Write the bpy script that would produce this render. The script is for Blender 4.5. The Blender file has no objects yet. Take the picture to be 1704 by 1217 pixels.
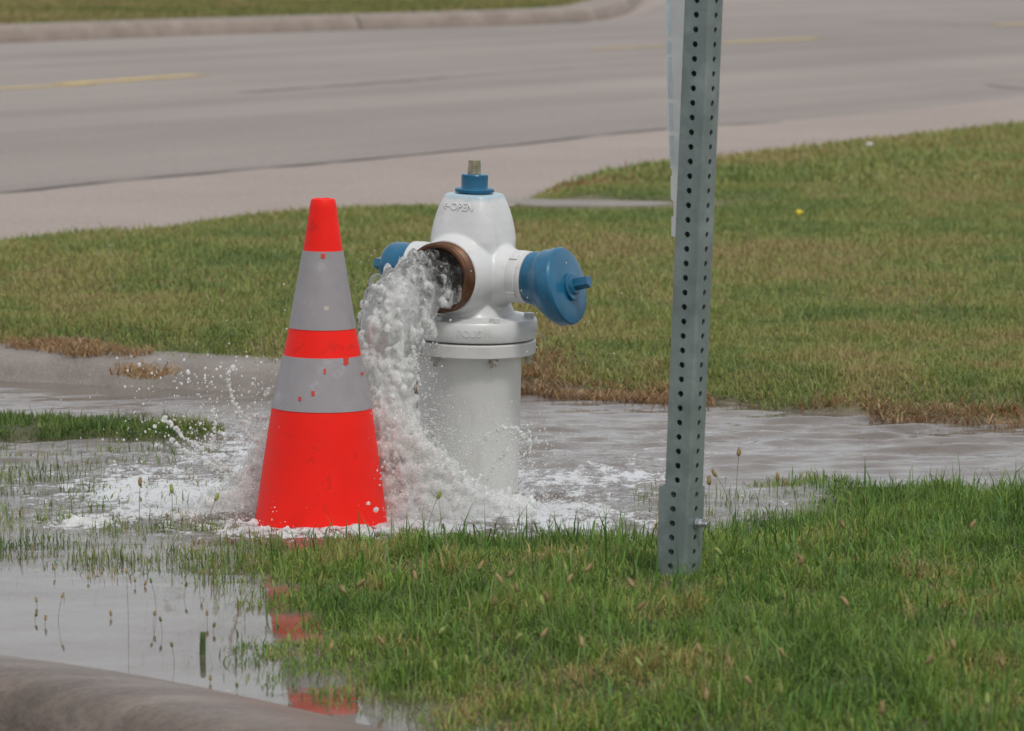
import bpy, bmesh, math, random
import numpy as np
from mathutils import Vector, Matrix, noise as mnoise
from mathutils.bvhtree import BVHTree

random.seed(7)
rng = np.random.default_rng(7)
sc = bpy.context.scene
COL = sc.collection
R = math.radians

# ------------------------------------------------------------------ camera
F = 6500.0                      # focal length in pixels of the 1704 px wide photograph
CX, CY, CH = 852.0, 608.5, 1.2
PITCH = math.atan(738.5 / F)
cam = bpy.data.cameras.new('camera')
camo = bpy.data.objects.new('camera', cam)
COL.objects.link(camo)
camo.location = (0, 0, CH)
camo.rotation_euler = (math.pi / 2 - PITCH, 0, 0)
cam.sensor_width = 36
cam.lens = F / 1704 * 36
cam.clip_start = 0.1
cam.clip_end = 900
cam.dof.use_dof = True
cam.dof.focus_distance = 7.9
cam.dof.aperture_fstop = 9
sc.camera = camo

# ------------------------------------------------------------------ world, sun, exposure
SUN_EL, SUN_AZ = R(58), R(150)      # azimuth clockwise from +Y : behind the camera, to the right
world = bpy.data.worlds.new('World')
sc.world = world
world.use_nodes = True
nt = world.node_tree
nt.nodes.clear()
wo = nt.nodes.new('ShaderNodeOutputWorld')
bg = nt.nodes.new('ShaderNodeBackground')
sky = nt.nodes.new('ShaderNodeTexSky')
sky.sky_type = 'NISHITA'
sky.sun_disc = False
sky.sun_elevation = SUN_EL
sky.sun_rotation = SUN_AZ
sky.dust_density = 3.0
sky.air_density = 1.0
# an overcast: the clear sky seen through a grey, slightly mottled cloud deck
hs = nt.nodes.new('ShaderNodeHueSaturation')
hs.inputs['Saturation'].default_value = 0.18
mixc = nt.nodes.new('ShaderNodeMixRGB')
mixc.inputs['Fac'].default_value = 0.72
tcw = nt.nodes.new('ShaderNodeTexCoord')
mpw = nt.nodes.new('ShaderNodeMapping')
mpw.inputs['Scale'].default_value = (2.2, 2.2, 6.5)
nw = nt.nodes.new('ShaderNodeTexNoise')
nw.inputs['Scale'].default_value = 1.6
nw.inputs['Detail'].default_value = 5
rw = nt.nodes.new('ShaderNodeValToRGB')
rw.color_ramp.elements[0].position = 0.3
rw.color_ramp.elements[0].color = (7.5, 7.85, 8.35, 1)
rw.color_ramp.elements[1].position = 0.72
rw.color_ramp.elements[1].color = (11.5, 11.9, 12.5, 1)
nt.links.new(tcw.outputs['Generated'], mpw.inputs['Vector'])
nt.links.new(mpw.outputs['Vector'], nw.inputs['Vector'])
nt.links.new(nw.outputs['Fac'], rw.inputs['Fac'])
nt.links.new(sky.outputs['Color'], hs.inputs['Color'])
nt.links.new(hs.outputs['Color'], mixc.inputs['Color1'])
nt.links.new(rw.outputs['Color'], mixc.inputs['Color2'])
nt.links.new(mixc.outputs['Color'], bg.inputs['Color'])
bg.inputs['Strength'].default_value = 0.082
nt.links.new(bg.outputs['Background'], wo.inputs['Surface'])

sun = bpy.data.lights.new('sun', 'SUN')
sun.energy = 1.5
sun.angle = R(10)
sun.color = (1.0, 0.97, 0.92)
suno = bpy.data.objects.new('sun', sun)
COL.objects.link(suno)
sdir = Vector((math.sin(SUN_AZ) * math.cos(SUN_EL), math.cos(SUN_AZ) * math.cos(SUN_EL), math.sin(SUN_EL)))
suno.rotation_euler = sdir.to_track_quat('Z', 'Y').to_euler()

sc.view_settings.view_transform = 'Standard'
sc.view_settings.look = 'None'
sc.view_settings.exposure = 0.0
sc.view_settings.gamma = 1
sc.view_settings.use_curve_mapping = False
sc.render.engine = 'CYCLES'
cy = sc.cycles
cy.use_denoising = True
cy.max_bounces = 16
cy.diffuse_bounces = 7
cy.transparent_max_bounces = 24
cy.transmission_bounces = 12
cy.caustics_refractive = True
cy.caustics_reflective = True
cy.sample_clamp_indirect = 6

# ------------------------------------------------------------------ projection helpers (photo pixel <-> place)
cp, sp = math.cos(PITCH), math.sin(PITCH)


def ray(px, py):
    a, b = (px - CX) / F, (CY - py) / F
    return Vector((a, cp + b * sp, -sp + b * cp))


def at_z(px, py, z=0.0):
    r = ray(px, py)
    t = (z - CH) / r.z
    return Vector((r.x * t, r.y * t, z))


def at_y(px, py, y):
    r = ray(px, py)
    t = y / r.y
    return Vector((r.x * t, y, CH + r.z * t))


def proj(x, y, z=0.0):
    d = y * cp - (z - CH) * sp
    u = y * sp + (z - CH) * cp
    return CX + F * x / d, CY - F * u / d


def poly_z(pts, z=0.0):
    return np.array([tuple(at_z(a, b, z))[:2] for a, b in pts])


def inside(P, x, y):
    res = np.zeros(x.shape, bool)
    n = len(P)
    j = n - 1
    for i in range(n):
        xi, yi = P[i]
        xj, yj = P[j]
        c = ((yi > y) != (yj > y)) & (x < (xj - xi) * (y - yi) / (yj - yi + 1e-12) + xi)
        res ^= c
        j = i
    return res


def seg_dist(P, x, y, closed=True):
    d = np.full(x.shape, 1e9)
    n = len(P)
    for i in range(n if closed else n - 1):
        a = P[i]
        b = P[(i + 1) % n]
        ab = b - a
        L = ab @ ab + 1e-12
        t = np.clip(((x - a[0]) * ab[0] + (y - a[1]) * ab[1]) / L, 0, 1)
        d = np.minimum(d, np.hypot(x - a[0] - t * ab[0], y - a[1] - t * ab[1]))
    return d


def sdf(P, x, y):
    d = seg_dist(P, x, y)
    return np.where(inside(P, x, y), d, -d)


def sstep(a, b, v):
    t = np.clip((v - a) / (b - a), 0, 1)
    return t * t * (3 - 2 * t)


def vnoise(x, y, seed=0):
    xi = np.floor(x).astype(np.int64)
    yi = np.floor(y).astype(np.int64)
    fx, fy = x - xi, y - yi
    fx = fx * fx * (3 - 2 * fx)
    fy = fy * fy * (3 - 2 * fy)

    def h(a, b):
        v = (a * 374761393 + b * 668265263 + seed * 974634777) & 0xffffffff
        v = ((v ^ (v >> 13)) * 1274126177) & 0xffffffff
        return ((v ^ (v >> 16)) & 0xffff) / 65535.0
    return (h(xi, yi) * (1 - fx) + h(xi + 1, yi) * fx) * (1 - fy) + (h(xi, yi + 1) * (1 - fx) + h(xi + 1, yi + 1) * fx) * fy


def fbm(x, y, seed=0, octv=4):
    s = 0
    a = 0.5
    t = 0
    for o in range(octv):
        s = s + a * vnoise(x * 2 ** o, y * 2 ** o, seed + o)
        t += a
        a *= 0.5
    return s / t


# ------------------------------------------------------------------ object helpers
def tag(o, label=None, cat=None, group=None, kind=None):
    if label: o['label'] = label
    if cat: o['category'] = cat
    if group: o['group'] = group
    if kind: o['kind'] = kind
    return o


def link(name, me, mat=None, parent=None):
    o = bpy.data.objects.new(name, me)
    COL.objects.link(o)
    if mat is not None:
        me.materials.clear()
        me.materials.append(mat)
    if parent is not None:
        o.parent = parent
    return o


def empty(name, loc=(0, 0, 0)):
    o = bpy.data.objects.new(name, None)
    COL.objects.link(o)
    o.empty_display_size = 0.05
    o.location = loc
    return o


def np_mesh(name, verts, faces, smooth=True, colors=None, attr=None):
    """verts (n,3), faces (m,3|4) arrays"""
    me = bpy.data.meshes.new(name)
    verts = np.asarray(verts, np.float32)
    faces = np.asarray(faces, np.int32)
    k = faces.shape[1]
    me.vertices.add(len(verts))
    me.vertices.foreach_set('co', verts.ravel())
    me.loops.add(faces.size)
    me.loops.foreach_set('vertex_index', faces.ravel())
    me.polygons.add(len(faces))
    me.polygons.foreach_set('loop_start', np.arange(0, faces.size, k, dtype=np.int32))
    me.polygons.foreach_set('use_smooth', np.full(len(faces), smooth))
    me.update(calc_edges=True)
    if colors is not None:
        c = me.color_attributes.new('tint', 'FLOAT_COLOR', 'POINT')
        cc = np.ones((len(verts), 4), np.float32)
        cc[:, :3] = colors
        c.data.foreach_set('color', cc.ravel())
    if attr:
        for an, av in attr.items():
            a = me.attributes.new(an, 'FLOAT', 'POINT')
            a.data.foreach_set('value', np.asarray(av, np.float32))
    return me


def py_mesh(name, verts, faces, smooth=False):
    me = bpy.data.meshes.new(name)
    me.from_pydata([tuple(v) for v in verts], [], faces)
    me.update()
    if smooth:
        me.polygons.foreach_set('use_smooth', [True] * len(me.polygons))
    return me


def sharp(me, ang=35):
    me.polygons.foreach_set('use_smooth', [True] * len(me.polygons))
    try:
        me.set_sharp_from_angle(angle=R(ang))
    except Exception:
        pass
    return me


def frame(n):
    n = Vector(n).normalized()
    up = Vector((0, 0, 1)) if abs(n.z) < 0.95 else Vector((1, 0, 0))
    u = up.cross(n).normalized()
    v = n.cross(u).normalized()
    return u, v, n


def rings(sections, segs=48, caps=(True, True), shape=None):
    """sections: (centre, normal, radius) -> verts, faces"""
    V, Fc = [], []
    for c, n, r in sections:
        u, v, n = frame(n)
        for i in range(segs):
            a = 2 * math.pi * i / segs
            k = 1.0 if shape is None else shape(a)
            V.append(Vector(c) + (u * math.cos(a) + v * math.sin(a)) * r * k)
    for s in range(len(sections) - 1):
        for i in range(segs):
            j = (i + 1) % segs
            Fc.append((s * segs + i, s * segs + j, (s + 1) * segs + j, (s + 1) * segs + i))
    if caps[0]:
        Fc.append(tuple(reversed(range(segs))))
    if caps[1]:
        b = (len(sections) - 1) * segs
        Fc.append(tuple(b + i for i in range(segs)))
    return V, Fc


def lathe(prof, org, axis, segs=48, caps=(True, True), shape=None):
    org = Vector(org)
    axis = Vector(axis).normalized()
    return rings([(org + axis * h, axis, r) for r, h in prof], segs, caps, shape)


def join(*parts):
    V, Fc = [], []
    for v, f in parts:
        b = len(V)
        V += list(v)
        Fc += [tuple(i + b for i in q) for q in f]
    return V, Fc


def ico(c, r, sub=1):
    bm = bmesh.new()
    bmesh.ops.create_icosphere(bm, subdivisions=sub, radius=1)
    v = [Vector(c) + Vector((p.co.x * (r if np.isscalar(r) else r[0]), p.co.y * (r if np.isscalar(r) else r[1]),
                             p.co.z * (r if np.isscalar(r) else r[2]))) for p in bm.verts]
    f = [tuple(x.index for x in q.verts) for q in bm.faces]
    bm.free()
    return v, f


def remeshed(name, V, Fc, voxel, smooth_it=4, fac=0.5):
    me = py_mesh(name + '_src', V, Fc)
    o = bpy.data.objects.new(name + '_src', me)
    COL.objects.link(o)
    m = o.modifiers.new('r', 'REMESH')
    m.mode = 'VOXEL'
    m.voxel_size = voxel
    m.use_smooth_shade = True
    if smooth_it:
        s = o.modifiers.new('s', 'SMOOTH')
        s.iterations = smooth_it
        s.factor = fac
    dg = bpy.context.evaluated_depsgraph_get()
    dg.update()
    res = bpy.data.meshes.new_from_object(o.evaluated_get(dg))
    bpy.data.objects.remove(o)
    bpy.data.meshes.remove(me)
    res.name = name
    res.polygons.foreach_set('use_smooth', [True] * len(res.polygons))
    return res


def bevel_mod(o, w=0.001, seg=2):
    b = o.modifiers.new('bevel', 'BEVEL')
    b.width = w
    b.segments = seg
    b.limit_method = 'ANGLE'
    b.angle_limit = R(40)
    return o


# ------------------------------------------------------------------ materials
def new_mat(name):
    m = bpy.data.materials.new(name)
    m.use_nodes = True
    t = m.node_tree
    t.nodes.clear()
    out = t.nodes.new('ShaderNodeOutputMaterial')
    return m, t, out


def N(t, typ, **kw):
    n = t.nodes.new(typ)
    for k, v in kw.items():
        if k in n.inputs:
            n.inputs[k].default_value = v
        else:
            setattr(n, k, v)
    return n


def noise_node(t, scale, detail=4, rough=0.55, vec=None, stretch=None):
    tc = t.nodes.new('ShaderNodeTexCoord')
    src = tc.outputs['Object']
    if stretch:
        mp = t.nodes.new('ShaderNodeMapping')
        mp.inputs['Scale'].default_value = stretch
        t.links.new(src, mp.inputs['Vector'])
        src = mp.outputs['Vector']
    n = N(t, 'ShaderNodeTexNoise')
    n.inputs['Scale'].default_value = scale
    n.inputs['Detail'].default_value = detail
    n.inputs['Roughness'].default_value = rough
    t.links.new(src, n.inputs['Vector'])
    return n


def ramp(t, src, stops):
    r = t.nodes.new('ShaderNodeValToRGB')
    e = r.color_ramp.elements
    while len(e) < len(stops):
        e.new(0.5)
    for i, (p, c) in enumerate(stops):
        e[i].position = p
        e[i].color = (c[0], c[1], c[2], 1) if not np.isscalar(c) else (c, c, c, 1)
    t.links.new(src, r.inputs['Fac'])
    return r


def mixrgb(t, fac, a, b, mode='MIX'):
    m = t.nodes.new('ShaderNodeMixRGB')
    m.blend_type = mode
    for sock, v in ((m.inputs['Fac'], fac), (m.inputs['Color1'], a), (m.inputs['Color2'], b)):
        if hasattr(v, 'is_linked') or hasattr(v, 'links'):
            t.links.new(v, sock)
        elif np.isscalar(v):
            sock.default_value = v if sock.name == 'Fac' else (v, v, v, 1)
        else:
            sock.default_value = (v[0], v[1], v[2], 1)
    return m.outputs['Color']


def bump(t, height, strength=0.3, dist=0.002):
    b = t.nodes.new('ShaderNodeBump')
    b.inputs['Strength'].default_value = strength
    b.inputs['Distance'].default_value = dist
    t.links.new(height, b.inputs['Height'])
    return b.outputs['Normal']


def simple(name, base, var=0.12, scale=30, rough=0.5, metal=0.0, bumpd=0.0005, second=None, thr=(0.5, 0.7), stretch=None, scale2=9):
    m, t, out = new_mat(name)
    n1 = noise_node(t, scale, 5, stretch=stretch)
    lo = [c * (1 - var) for c in base]
    hi = [min(1, c * (1 + var)) for c in base]
    col = ramp(t, n1.outputs['Fac'], [(0.3, lo), (0.7, hi)]).outputs['Color']
    if second:
        n2 = noise_node(t, scale2, 8, 0.65)
        f = ramp(t, n2.outputs['Fac'], [(thr[0], 0.0), (thr[1], 1.0)]).outputs['Color']
        col = mixrgb(t, f, col, second)
    p = N(t, 'ShaderNodeBsdfPrincipled')
    p.inputs['Roughness'].default_value = rough
    p.inputs['Metallic'].default_value = metal
    t.links.new(col, p.inputs['Base Color'])
    n3 = noise_node(t, scale * 6, 4)
    t.links.new(bump(t, n3.outputs['Fac'], 0.5, bumpd), p.inputs['Normal'])
    t.links.new(p.outputs['BSDF'], out.inputs['Surface'])
    return m


M = {}
# white hydrant paint: thick, slightly yellowed and stained
m, t, out = new_mat('white_paint')
n1 = noise_node(t, 7, 6, 0.6)
c = ramp(t, n1.outputs['Fac'], [(0.3, (0.60, 0.60, 0.595)), (0.7, (0.70, 0.70, 0.695))]).outputs['Color']
n2 = noise_node(t, 26, 8, 0.7, stretch=(1, 1, 0.35))
c = mixrgb(t, ramp(t, n2.outputs['Fac'], [(0.55, 0.0), (0.80, 0.55)]).outputs['Color'], c, (0.40, 0.35, 0.27))
n4 = noise_node(t, 90, 3, 0.5)
c = mixrgb(t, ramp(t, n4.outputs['Fac'], [(0.74, 0.0), (0.80, 0.65)]).outputs['Color'], c, (0.30, 0.22, 0.15))
p = N(t, 'ShaderNodeBsdfPrincipled')
p.inputs['Roughness'].default_value = 0.33
t.links.new(c, p.inputs['Base Color'])
n3 = noise_node(t, 38, 4, 0.5)
t.links.new(bump(t, n3.outputs['Fac'], 0.45, 0.0025), p.inputs['Normal'])
t.links.new(p.outputs['BSDF'], out.inputs['Surface'])
M['white'] = m
mb_ = m.copy()
mb_.name = 'dulled_white_paint'
for n_ in mb_.node_tree.nodes:
    if n_.type == 'VALTORGB' and n_.color_ramp.elements[0].color[0] > 0.55:
        n_.color_ramp.elements[0].color = (0.57, 0.56, 0.54, 1)
        n_.color_ramp.elements[1].color = (0.65, 0.64, 0.62, 1)
M['barrel'] = mb_
# the bonnet: the same paint with blue overspray round its top
m2 = m.copy()
m2.name = 'white_paint_blue_overspray'
t = m2.node_tree
p = [n for n in t.nodes if n.type == 'BSDF_PRINCIPLED'][0]
src = p.inputs['Base Color'].links[0].from_socket
tc = N(t, 'ShaderNodeTexCoord')
sx = N(t, 'ShaderNodeSeparateXYZ')
t.links.new(tc.outputs['Object'], sx.inputs['Vector'])
nn = noise_node(t, 45, 5)
ma = N(t, 'ShaderNodeMath', operation='MULTIPLY_ADD')
t.links.new(nn.outputs['Fac'], ma.inputs[0])
ma.inputs[1].default_value = 0.022
t.links.new(sx.outputs['Z'], ma.inputs[2])
mr = N(t, 'ShaderNodeMapRange')
mr.inputs['From Min'].default_value = 0.634
mr.inputs['From Max'].default_value = 0.646
t.links.new(ma.outputs[0], mr.inputs['Value'])
mr.inputs['To Max'].default_value = 0.6
c = mixrgb(t, mr.outputs['Result'], src, (0.20, 0.42, 0.52))
t.links.new(c, p.inputs['Base Color'])
M['white_top'] = m2

M['blue'] = simple('blue_paint', (0.013, 0.118, 0.222), 0.16, 16, 0.28, bumpd=0.0006, second=(0.02, 0.10, 0.20), thr=(0.56, 0.78), scale2=22)
M['brass'] = simple('weathered_bronze', (0.145, 0.062, 0.028), 0.35, 40, 0.42, 0.35, 0.0008, second=(0.05, 0.028, 0.018), thr=(0.45, 0.7), scale2=18)
M['bore'] = simple('dark_bore', (0.035, 0.02, 0.014), 0.3, 40, 0.6)
M['nut'] = simple('worn_nut', (0.34, 0.30, 0.20), 0.3, 60, 0.45, 0.4, 0.0006, second=(0.03, 0.17, 0.30), thr=(0.50, 0.53), scale2=48)
M['dark_bolt'] = simple('rusty_bolt', (0.42, 0.40, 0.36), 0.25, 60, 0.5, 0.1, 0.0006, second=(0.16, 0.09, 0.05), thr=(0.5, 0.62), scale2=60)
M['orange'] = simple('orange_pvc', (0.93, 0.012, 0.004), 0.05, 14, 0.42, 0, 0.0004, second=(0.42, 0.020, 0.010), thr=(0.58, 0.80), scale2=26)
for n_ in M['orange'].node_tree.nodes:
    if n_.type == 'BSDF_PRINCIPLED':
        n_.inputs['Specular IOR Level'].default_value = 0.28
        n_.inputs['Roughness'].default_value = 0.5
M['collar'] = simple('grey_reflective_sheeting', (0.325, 0.30, 0.31), 0.08, 20, 0.38, 0.15, 0.0003, second=(0.46, 0.44, 0.45), thr=(0.58, 0.78), scale2=20)
M['drip'] = simple('red_drip', (0.62, 0.04, 0.02), 0.1, 30, 0.4)
M['galv'] = simple('galvanised_steel', (0.185, 0.225, 0.213), 0.10, 22, 0.46, 0.35, 0.0003, second=(0.30, 0.35, 0.335), thr=(0.42, 0.72), stretch=(1, 1, 0.25), scale2=14)
M['bolt'] = simple('zinc_bolt', (0.42, 0.44, 0.47), 0.2, 60, 0.35, 0.7)
M['sheet'] = simple('white_sheeting', (0.88, 0.87, 0.83), 0.06, 20, 0.4, 0, 0.0002)
M['sheet_edge'] = simple('pale_blue_sheeting', (0.70, 0.78, 0.80), 0.10, 40, 0.3, 0, 0.0002)
M['seed'] = simple('seed_husk', (0.33, 0.24, 0.11), 0.35, 300, 0.8, 0, 0.0008)
M['seed_green'] = simple('green_seed', (0.30, 0.36, 0.10), 0.3, 300, 0.8, 0, 0.0008)
M['stem'] = simple('grass_stem', (0.13, 0.17, 0.045), 0.25, 60, 0.7)
M['wire'] = simple('thin_wire', (0.5, 0.48, 0.42), 0.2, 60, 0.5)
M['pale_flower'] = simple('pale_petals', (0.75, 0.72, 0.70), 0.1, 60, 0.8)
M['yellow_flower'] = simple('yellow_petals', (0.75, 0.58, 0.05), 0.1, 60, 0.8)


def concrete(name, a, b, crack, scale, rough, stretch=None, band=False, stain=(0.16, 0.12, 0.09), stain_thr=(0.6, 0.85), sscale=2.2, grit=120, bd=0.002):
    m, t, out = new_mat(name)
    n1 = noise_node(t, scale, 7, 0.6, stretch=stretch)
    c = ramp(t, n1.outputs['Fac'], [(0.32, a), (0.68, b)]).outputs['Color']
    n2 = noise_node(t, sscale, 6, 0.65, stretch=stretch)
    c = mixrgb(t, ramp(t, n2.outputs['Fac'], [(stain_thr[0], 0.0), (stain_thr[1], crack)]).outputs['Color'], c, stain)
    if band:
        tc = t.nodes.new('ShaderNodeTexCoord')
        mp = t.nodes.new('ShaderNodeMapping')
        mp.vector_type = 'TEXTURE'
        mp.inputs['Rotation'].default_value = (0, 0, R(57))
        mp.inputs['Scale'].default_value = (26, 1.3, 1)
        t.links.new(tc.outputs['Object'], mp.inputs['Vector'])
        nb = N(t, 'ShaderNodeTexNoise')
        nb.inputs['Scale'].default_value = 1.0
        nb.inputs['Detail'].default_value = 4
        t.links.new(mp.outputs['Vector'], nb.inputs['Vector'])
        c = mixrgb(t, 0.9, c, ramp(t, nb.outputs['Fac'], [(0.30, 0.40), (0.70, 0.58)]).outputs['Color'], 'OVERLAY')
    n3 = noise_node(t, grit, 3, 0.7)
    c = mixrgb(t, 0.35, c, ramp(t, n3.outputs['Fac'], [(0.35, 0.30), (0.65, 0.72)]).outputs['Color'], 'OVERLAY')
    p = N(t, 'ShaderNodeBsdfPrincipled')
    p.inputs['Roughness'].default_value = rough
    t.links.new(c, p.inputs['Base Color'])
    t.links.new(bump(t, n3.outputs['Fac'], 0.5, bd), p.inputs['Normal'])
    t.links.new(p.outputs['BSDF'], out.inputs['Surface'])
    return m


M['road'] = concrete('road_surface', (0.252, 0.214, 0.190), (0.298, 0.256, 0.229), 0.35, 0.22, 0.8, (1.0, 0.45, 1), True, (0.21, 0.195, 0.19), (0.5, 0.75), 0.35, 30)
M['gutter'] = concrete('gutter_concrete', (0.305, 0.248, 0.218), (0.350, 0.290, 0.256), 0.3, 0.6, 0.85, None, False, (0.25, 0.20, 0.175), (0.5, 0.8), 1.1, 40)
M['kerb'] = concrete('kerb_concrete', (0.225, 0.178, 0.148), (0.32, 0.265, 0.225), 0.5, 3.0, 0.75, None, False, (0.15, 0.11, 0.085), (0.5, 0.8), 2.0, 120)
M['wet_kerb'] = concrete('wet_kerb_concrete', (0.115, 0.085, 0.066), (0.215, 0.170, 0.138), 0.8, 9.0, 0.42, (0.35, 1.6, 1), False, (0.085, 0.064, 0.051), (0.45, 0.75), 11, 70, 0.006)
M['side_kerb'] = concrete('side_kerb_concrete', (0.20, 0.17, 0.15), (0.27, 0.24, 0.21), 0.5, 5.0, 0.6, None, False, (0.13, 0.10, 0.08), (0.5, 0.8), 6, 140)
M['joint'] = simple('joint_filler', (0.13, 0.115, 0.105), 0.3, 20, 0.9)
M['yellow'] = concrete('worn_yellow_paint', (0.50, 0.35, 0.11), (0.60, 0.43, 0.15), 0.7, 6, 0.7, None, False, (0.30, 0.26, 0.22), (0.46, 0.70), 5, 60)
M['street'] = concrete('street_asphalt', (0.05, 0.048, 0.046), (0.075, 0.07, 0.068), 0.3, 3, 0.85)


def grass_mat(name, transl=0.35, rough=0.5):
    m, t, out = new_mat(name)
    a = N(t, 'ShaderNodeVertexColor', layer_name='tint')
    p = N(t, 'ShaderNodeBsdfPrincipled')
    p.inputs['Roughness'].default_value = rough
    p.inputs['Specular IOR Level'].default_value = 0.35
    t.links.new(a.outputs['Color'], p.inputs['Base Color'])
    tr = N(t, 'ShaderNodeBsdfTranslucent')
    t.links.new(a.outputs['Color'], tr.inputs['Color'])
    mx = N(t, 'ShaderNodeMixShader')
    mx.inputs['Fac'].default_value = transl
    t.links.new(p.outputs['BSDF'], mx.inputs[1])
    t.links.new(tr.outputs['BSDF'], mx.inputs[2])
    t.links.new(mx.outputs['Shader'], out.inputs['Surface'])
    return m


M['grass'] = grass_mat('grass_blades')
# ground (soil / thatch / bed concrete), colour from the terrain's own zones
m, t, out = new_mat('ground_surface')
a = N(t, 'ShaderNodeVertexColor', layer_name='tint')
n1 = noise_node(t, 14, 8, 0.7)
c = mixrgb(t, 0.7, a.outputs['Color'], ramp(t, n1.outputs['Fac'], [(0.3, 0.25), (0.7, 0.75)]).outputs['Color'], 'OVERLAY')
n2 = noise_node(t, 110, 4, 0.7)
c = mixrgb(t, 0.5, c, ramp(t, n2.outputs['Fac'], [(0.3, 0.25), (0.7, 0.75)]).outputs['Color'], 'OVERLAY')
p = N(t, 'ShaderNodeBsdfPrincipled')
p.inputs['Roughness'].default_value = 0.85
t.links.new(c, p.inputs['Base Color'])
t.links.new(bump(t, n2.outputs['Fac'], 0.8, 0.01), p.inputs['Normal'])
t.links.new(p.outputs['BSDF'], out.inputs['Surface'])
M['ground'] = m

# standing water: fresnel mirror over a lightly silty clear layer, foam where 'foam' is high
m, t, out = new_mat('shallow_water')
fa = N(t, 'ShaderNodeAttribute', attribute_name='foam')
ch = N(t, 'ShaderNodeAttribute', attribute_name='chop')
nb1 = noise_node(t, 28, 4, 0.6, stretch=(0.55, 1.0, 1))
nb2 = noise_node(t, 110, 4, 0.65)
h1 = N(t, 'ShaderNodeMath', operation='MULTIPLY')
t.links.new(nb1.outputs['Fac'], h1.inputs[0])
t.links.new(ch.outputs['Fac'], h1.inputs[1])
h2 = N(t, 'ShaderNodeMath', operation='MULTIPLY')
t.links.new(nb2.outputs['Fac'], h2.inputs[0])
t.links.new(fa.outputs['Fac'], h2.inputs[1])
h3 = N(t, 'ShaderNodeMath', operation='MULTIPLY_ADD')
t.links.new(h2.outputs[0], h3.inputs[0])
h3.inputs[1].default_value = 0.8
t.links.new(h1.outputs[0], h3.inputs[2])
nrm = bump(t, h3.outputs[0], 1.0, 0.012)
gl = N(t, 'ShaderNodeBsdfGlossy')
gl.inputs['Roughness'].default_value = 0.015
gl.inputs['Color'].default_value = (1, 1, 1, 1)
t.links.new(nrm, gl.inputs['Normal'])
tr = N(t, 'ShaderNodeBsdfTransparent')
tr.inputs['Color'].default_value = (0.86, 0.86, 0.84, 1)
df = N(t, 'ShaderNodeBsdfDiffuse')
nmud = noise_node(t, 3.2, 5, 0.6, stretch=(0.8, 1.3, 1))
t.links.new(ramp(t, nmud.outputs['Fac'], [(0.45, (0.38, 0.335, 0.30)), (0.66, (0.20, 0.13, 0.09))]).outputs['Color'], df.inputs['Color'])
silt = N(t, 'ShaderNodeMixShader')
silt.inputs['Fac'].default_value = 0.36
t.links.new(tr.outputs[0], silt.inputs[1])
t.links.new(df.outputs[0], silt.inputs[2])
fr = N(t, 'ShaderNodeFresnel')
fr.inputs['IOR'].default_value = 1.5
t.links.new(nrm, fr.inputs['Normal'])
mw = N(t, 'ShaderNodeMixShader')
t.links.new(fr.outputs[0], mw.inputs['Fac'])
t.links.new(silt.outputs[0], mw.inputs[1])
t.links.new(gl.outputs[0], mw.inputs[2])
# froth
nf = noise_node(t, 30, 9, 0.78, stretch=(0.8, 0.55, 1))
sub = N(t, 'ShaderNodeMath', operation='MULTIPLY_ADD')
t.links.new(fa.outputs['Fac'], sub.inputs[0])
sub.inputs[1].default_value = 0.80
sub.inputs[2].default_value = -0.93
ad = N(t, 'ShaderNodeMath', operation='ADD')
nfr = N(t, 'ShaderNodeMapRange')
nfr.inputs['From Min'].default_value = 0.33
nfr.inputs['From Max'].default_value = 0.67
t.links.new(nf.outputs['Fac'], nfr.inputs['Value'])
t.links.new(nfr.outputs['Result'], ad.inputs[0])
t.links.new(sub.outputs[0], ad.inputs[1])
mrf = N(t, 'ShaderNodeMapRange')
mrf.inputs['From Min'].default_value = 0.0
mrf.inputs['From Max'].default_value = 0.22
mrf.inputs['To Max'].default_value = 0.9
t.links.new(ad.outputs[0], mrf.inputs['Value'])
fp = N(t, 'ShaderNodeBsdfPrincipled')
fp.inputs['Base Color'].default_value = (0.74, 0.75, 0.77, 1)
fp.inputs['Roughness'].default_value = 0.3
nvf = noise_node(t, 190, 3, 0.6)
t.links.new(bump(t, nvf.outputs['Fac'], 1.0, 0.006), fp.inputs['Normal'])
mf = N(t, 'ShaderNodeMixShader')
t.links.new(mrf.outputs['Result'], mf.inputs['Fac'])
t.links.new(mw.outputs[0], mf.inputs[1])
t.links.new(fp.outputs['BSDF'], mf.inputs[2])
t.links.new(mf.outputs[0], out.inputs['Surface'])
M['water'] = m


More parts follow.
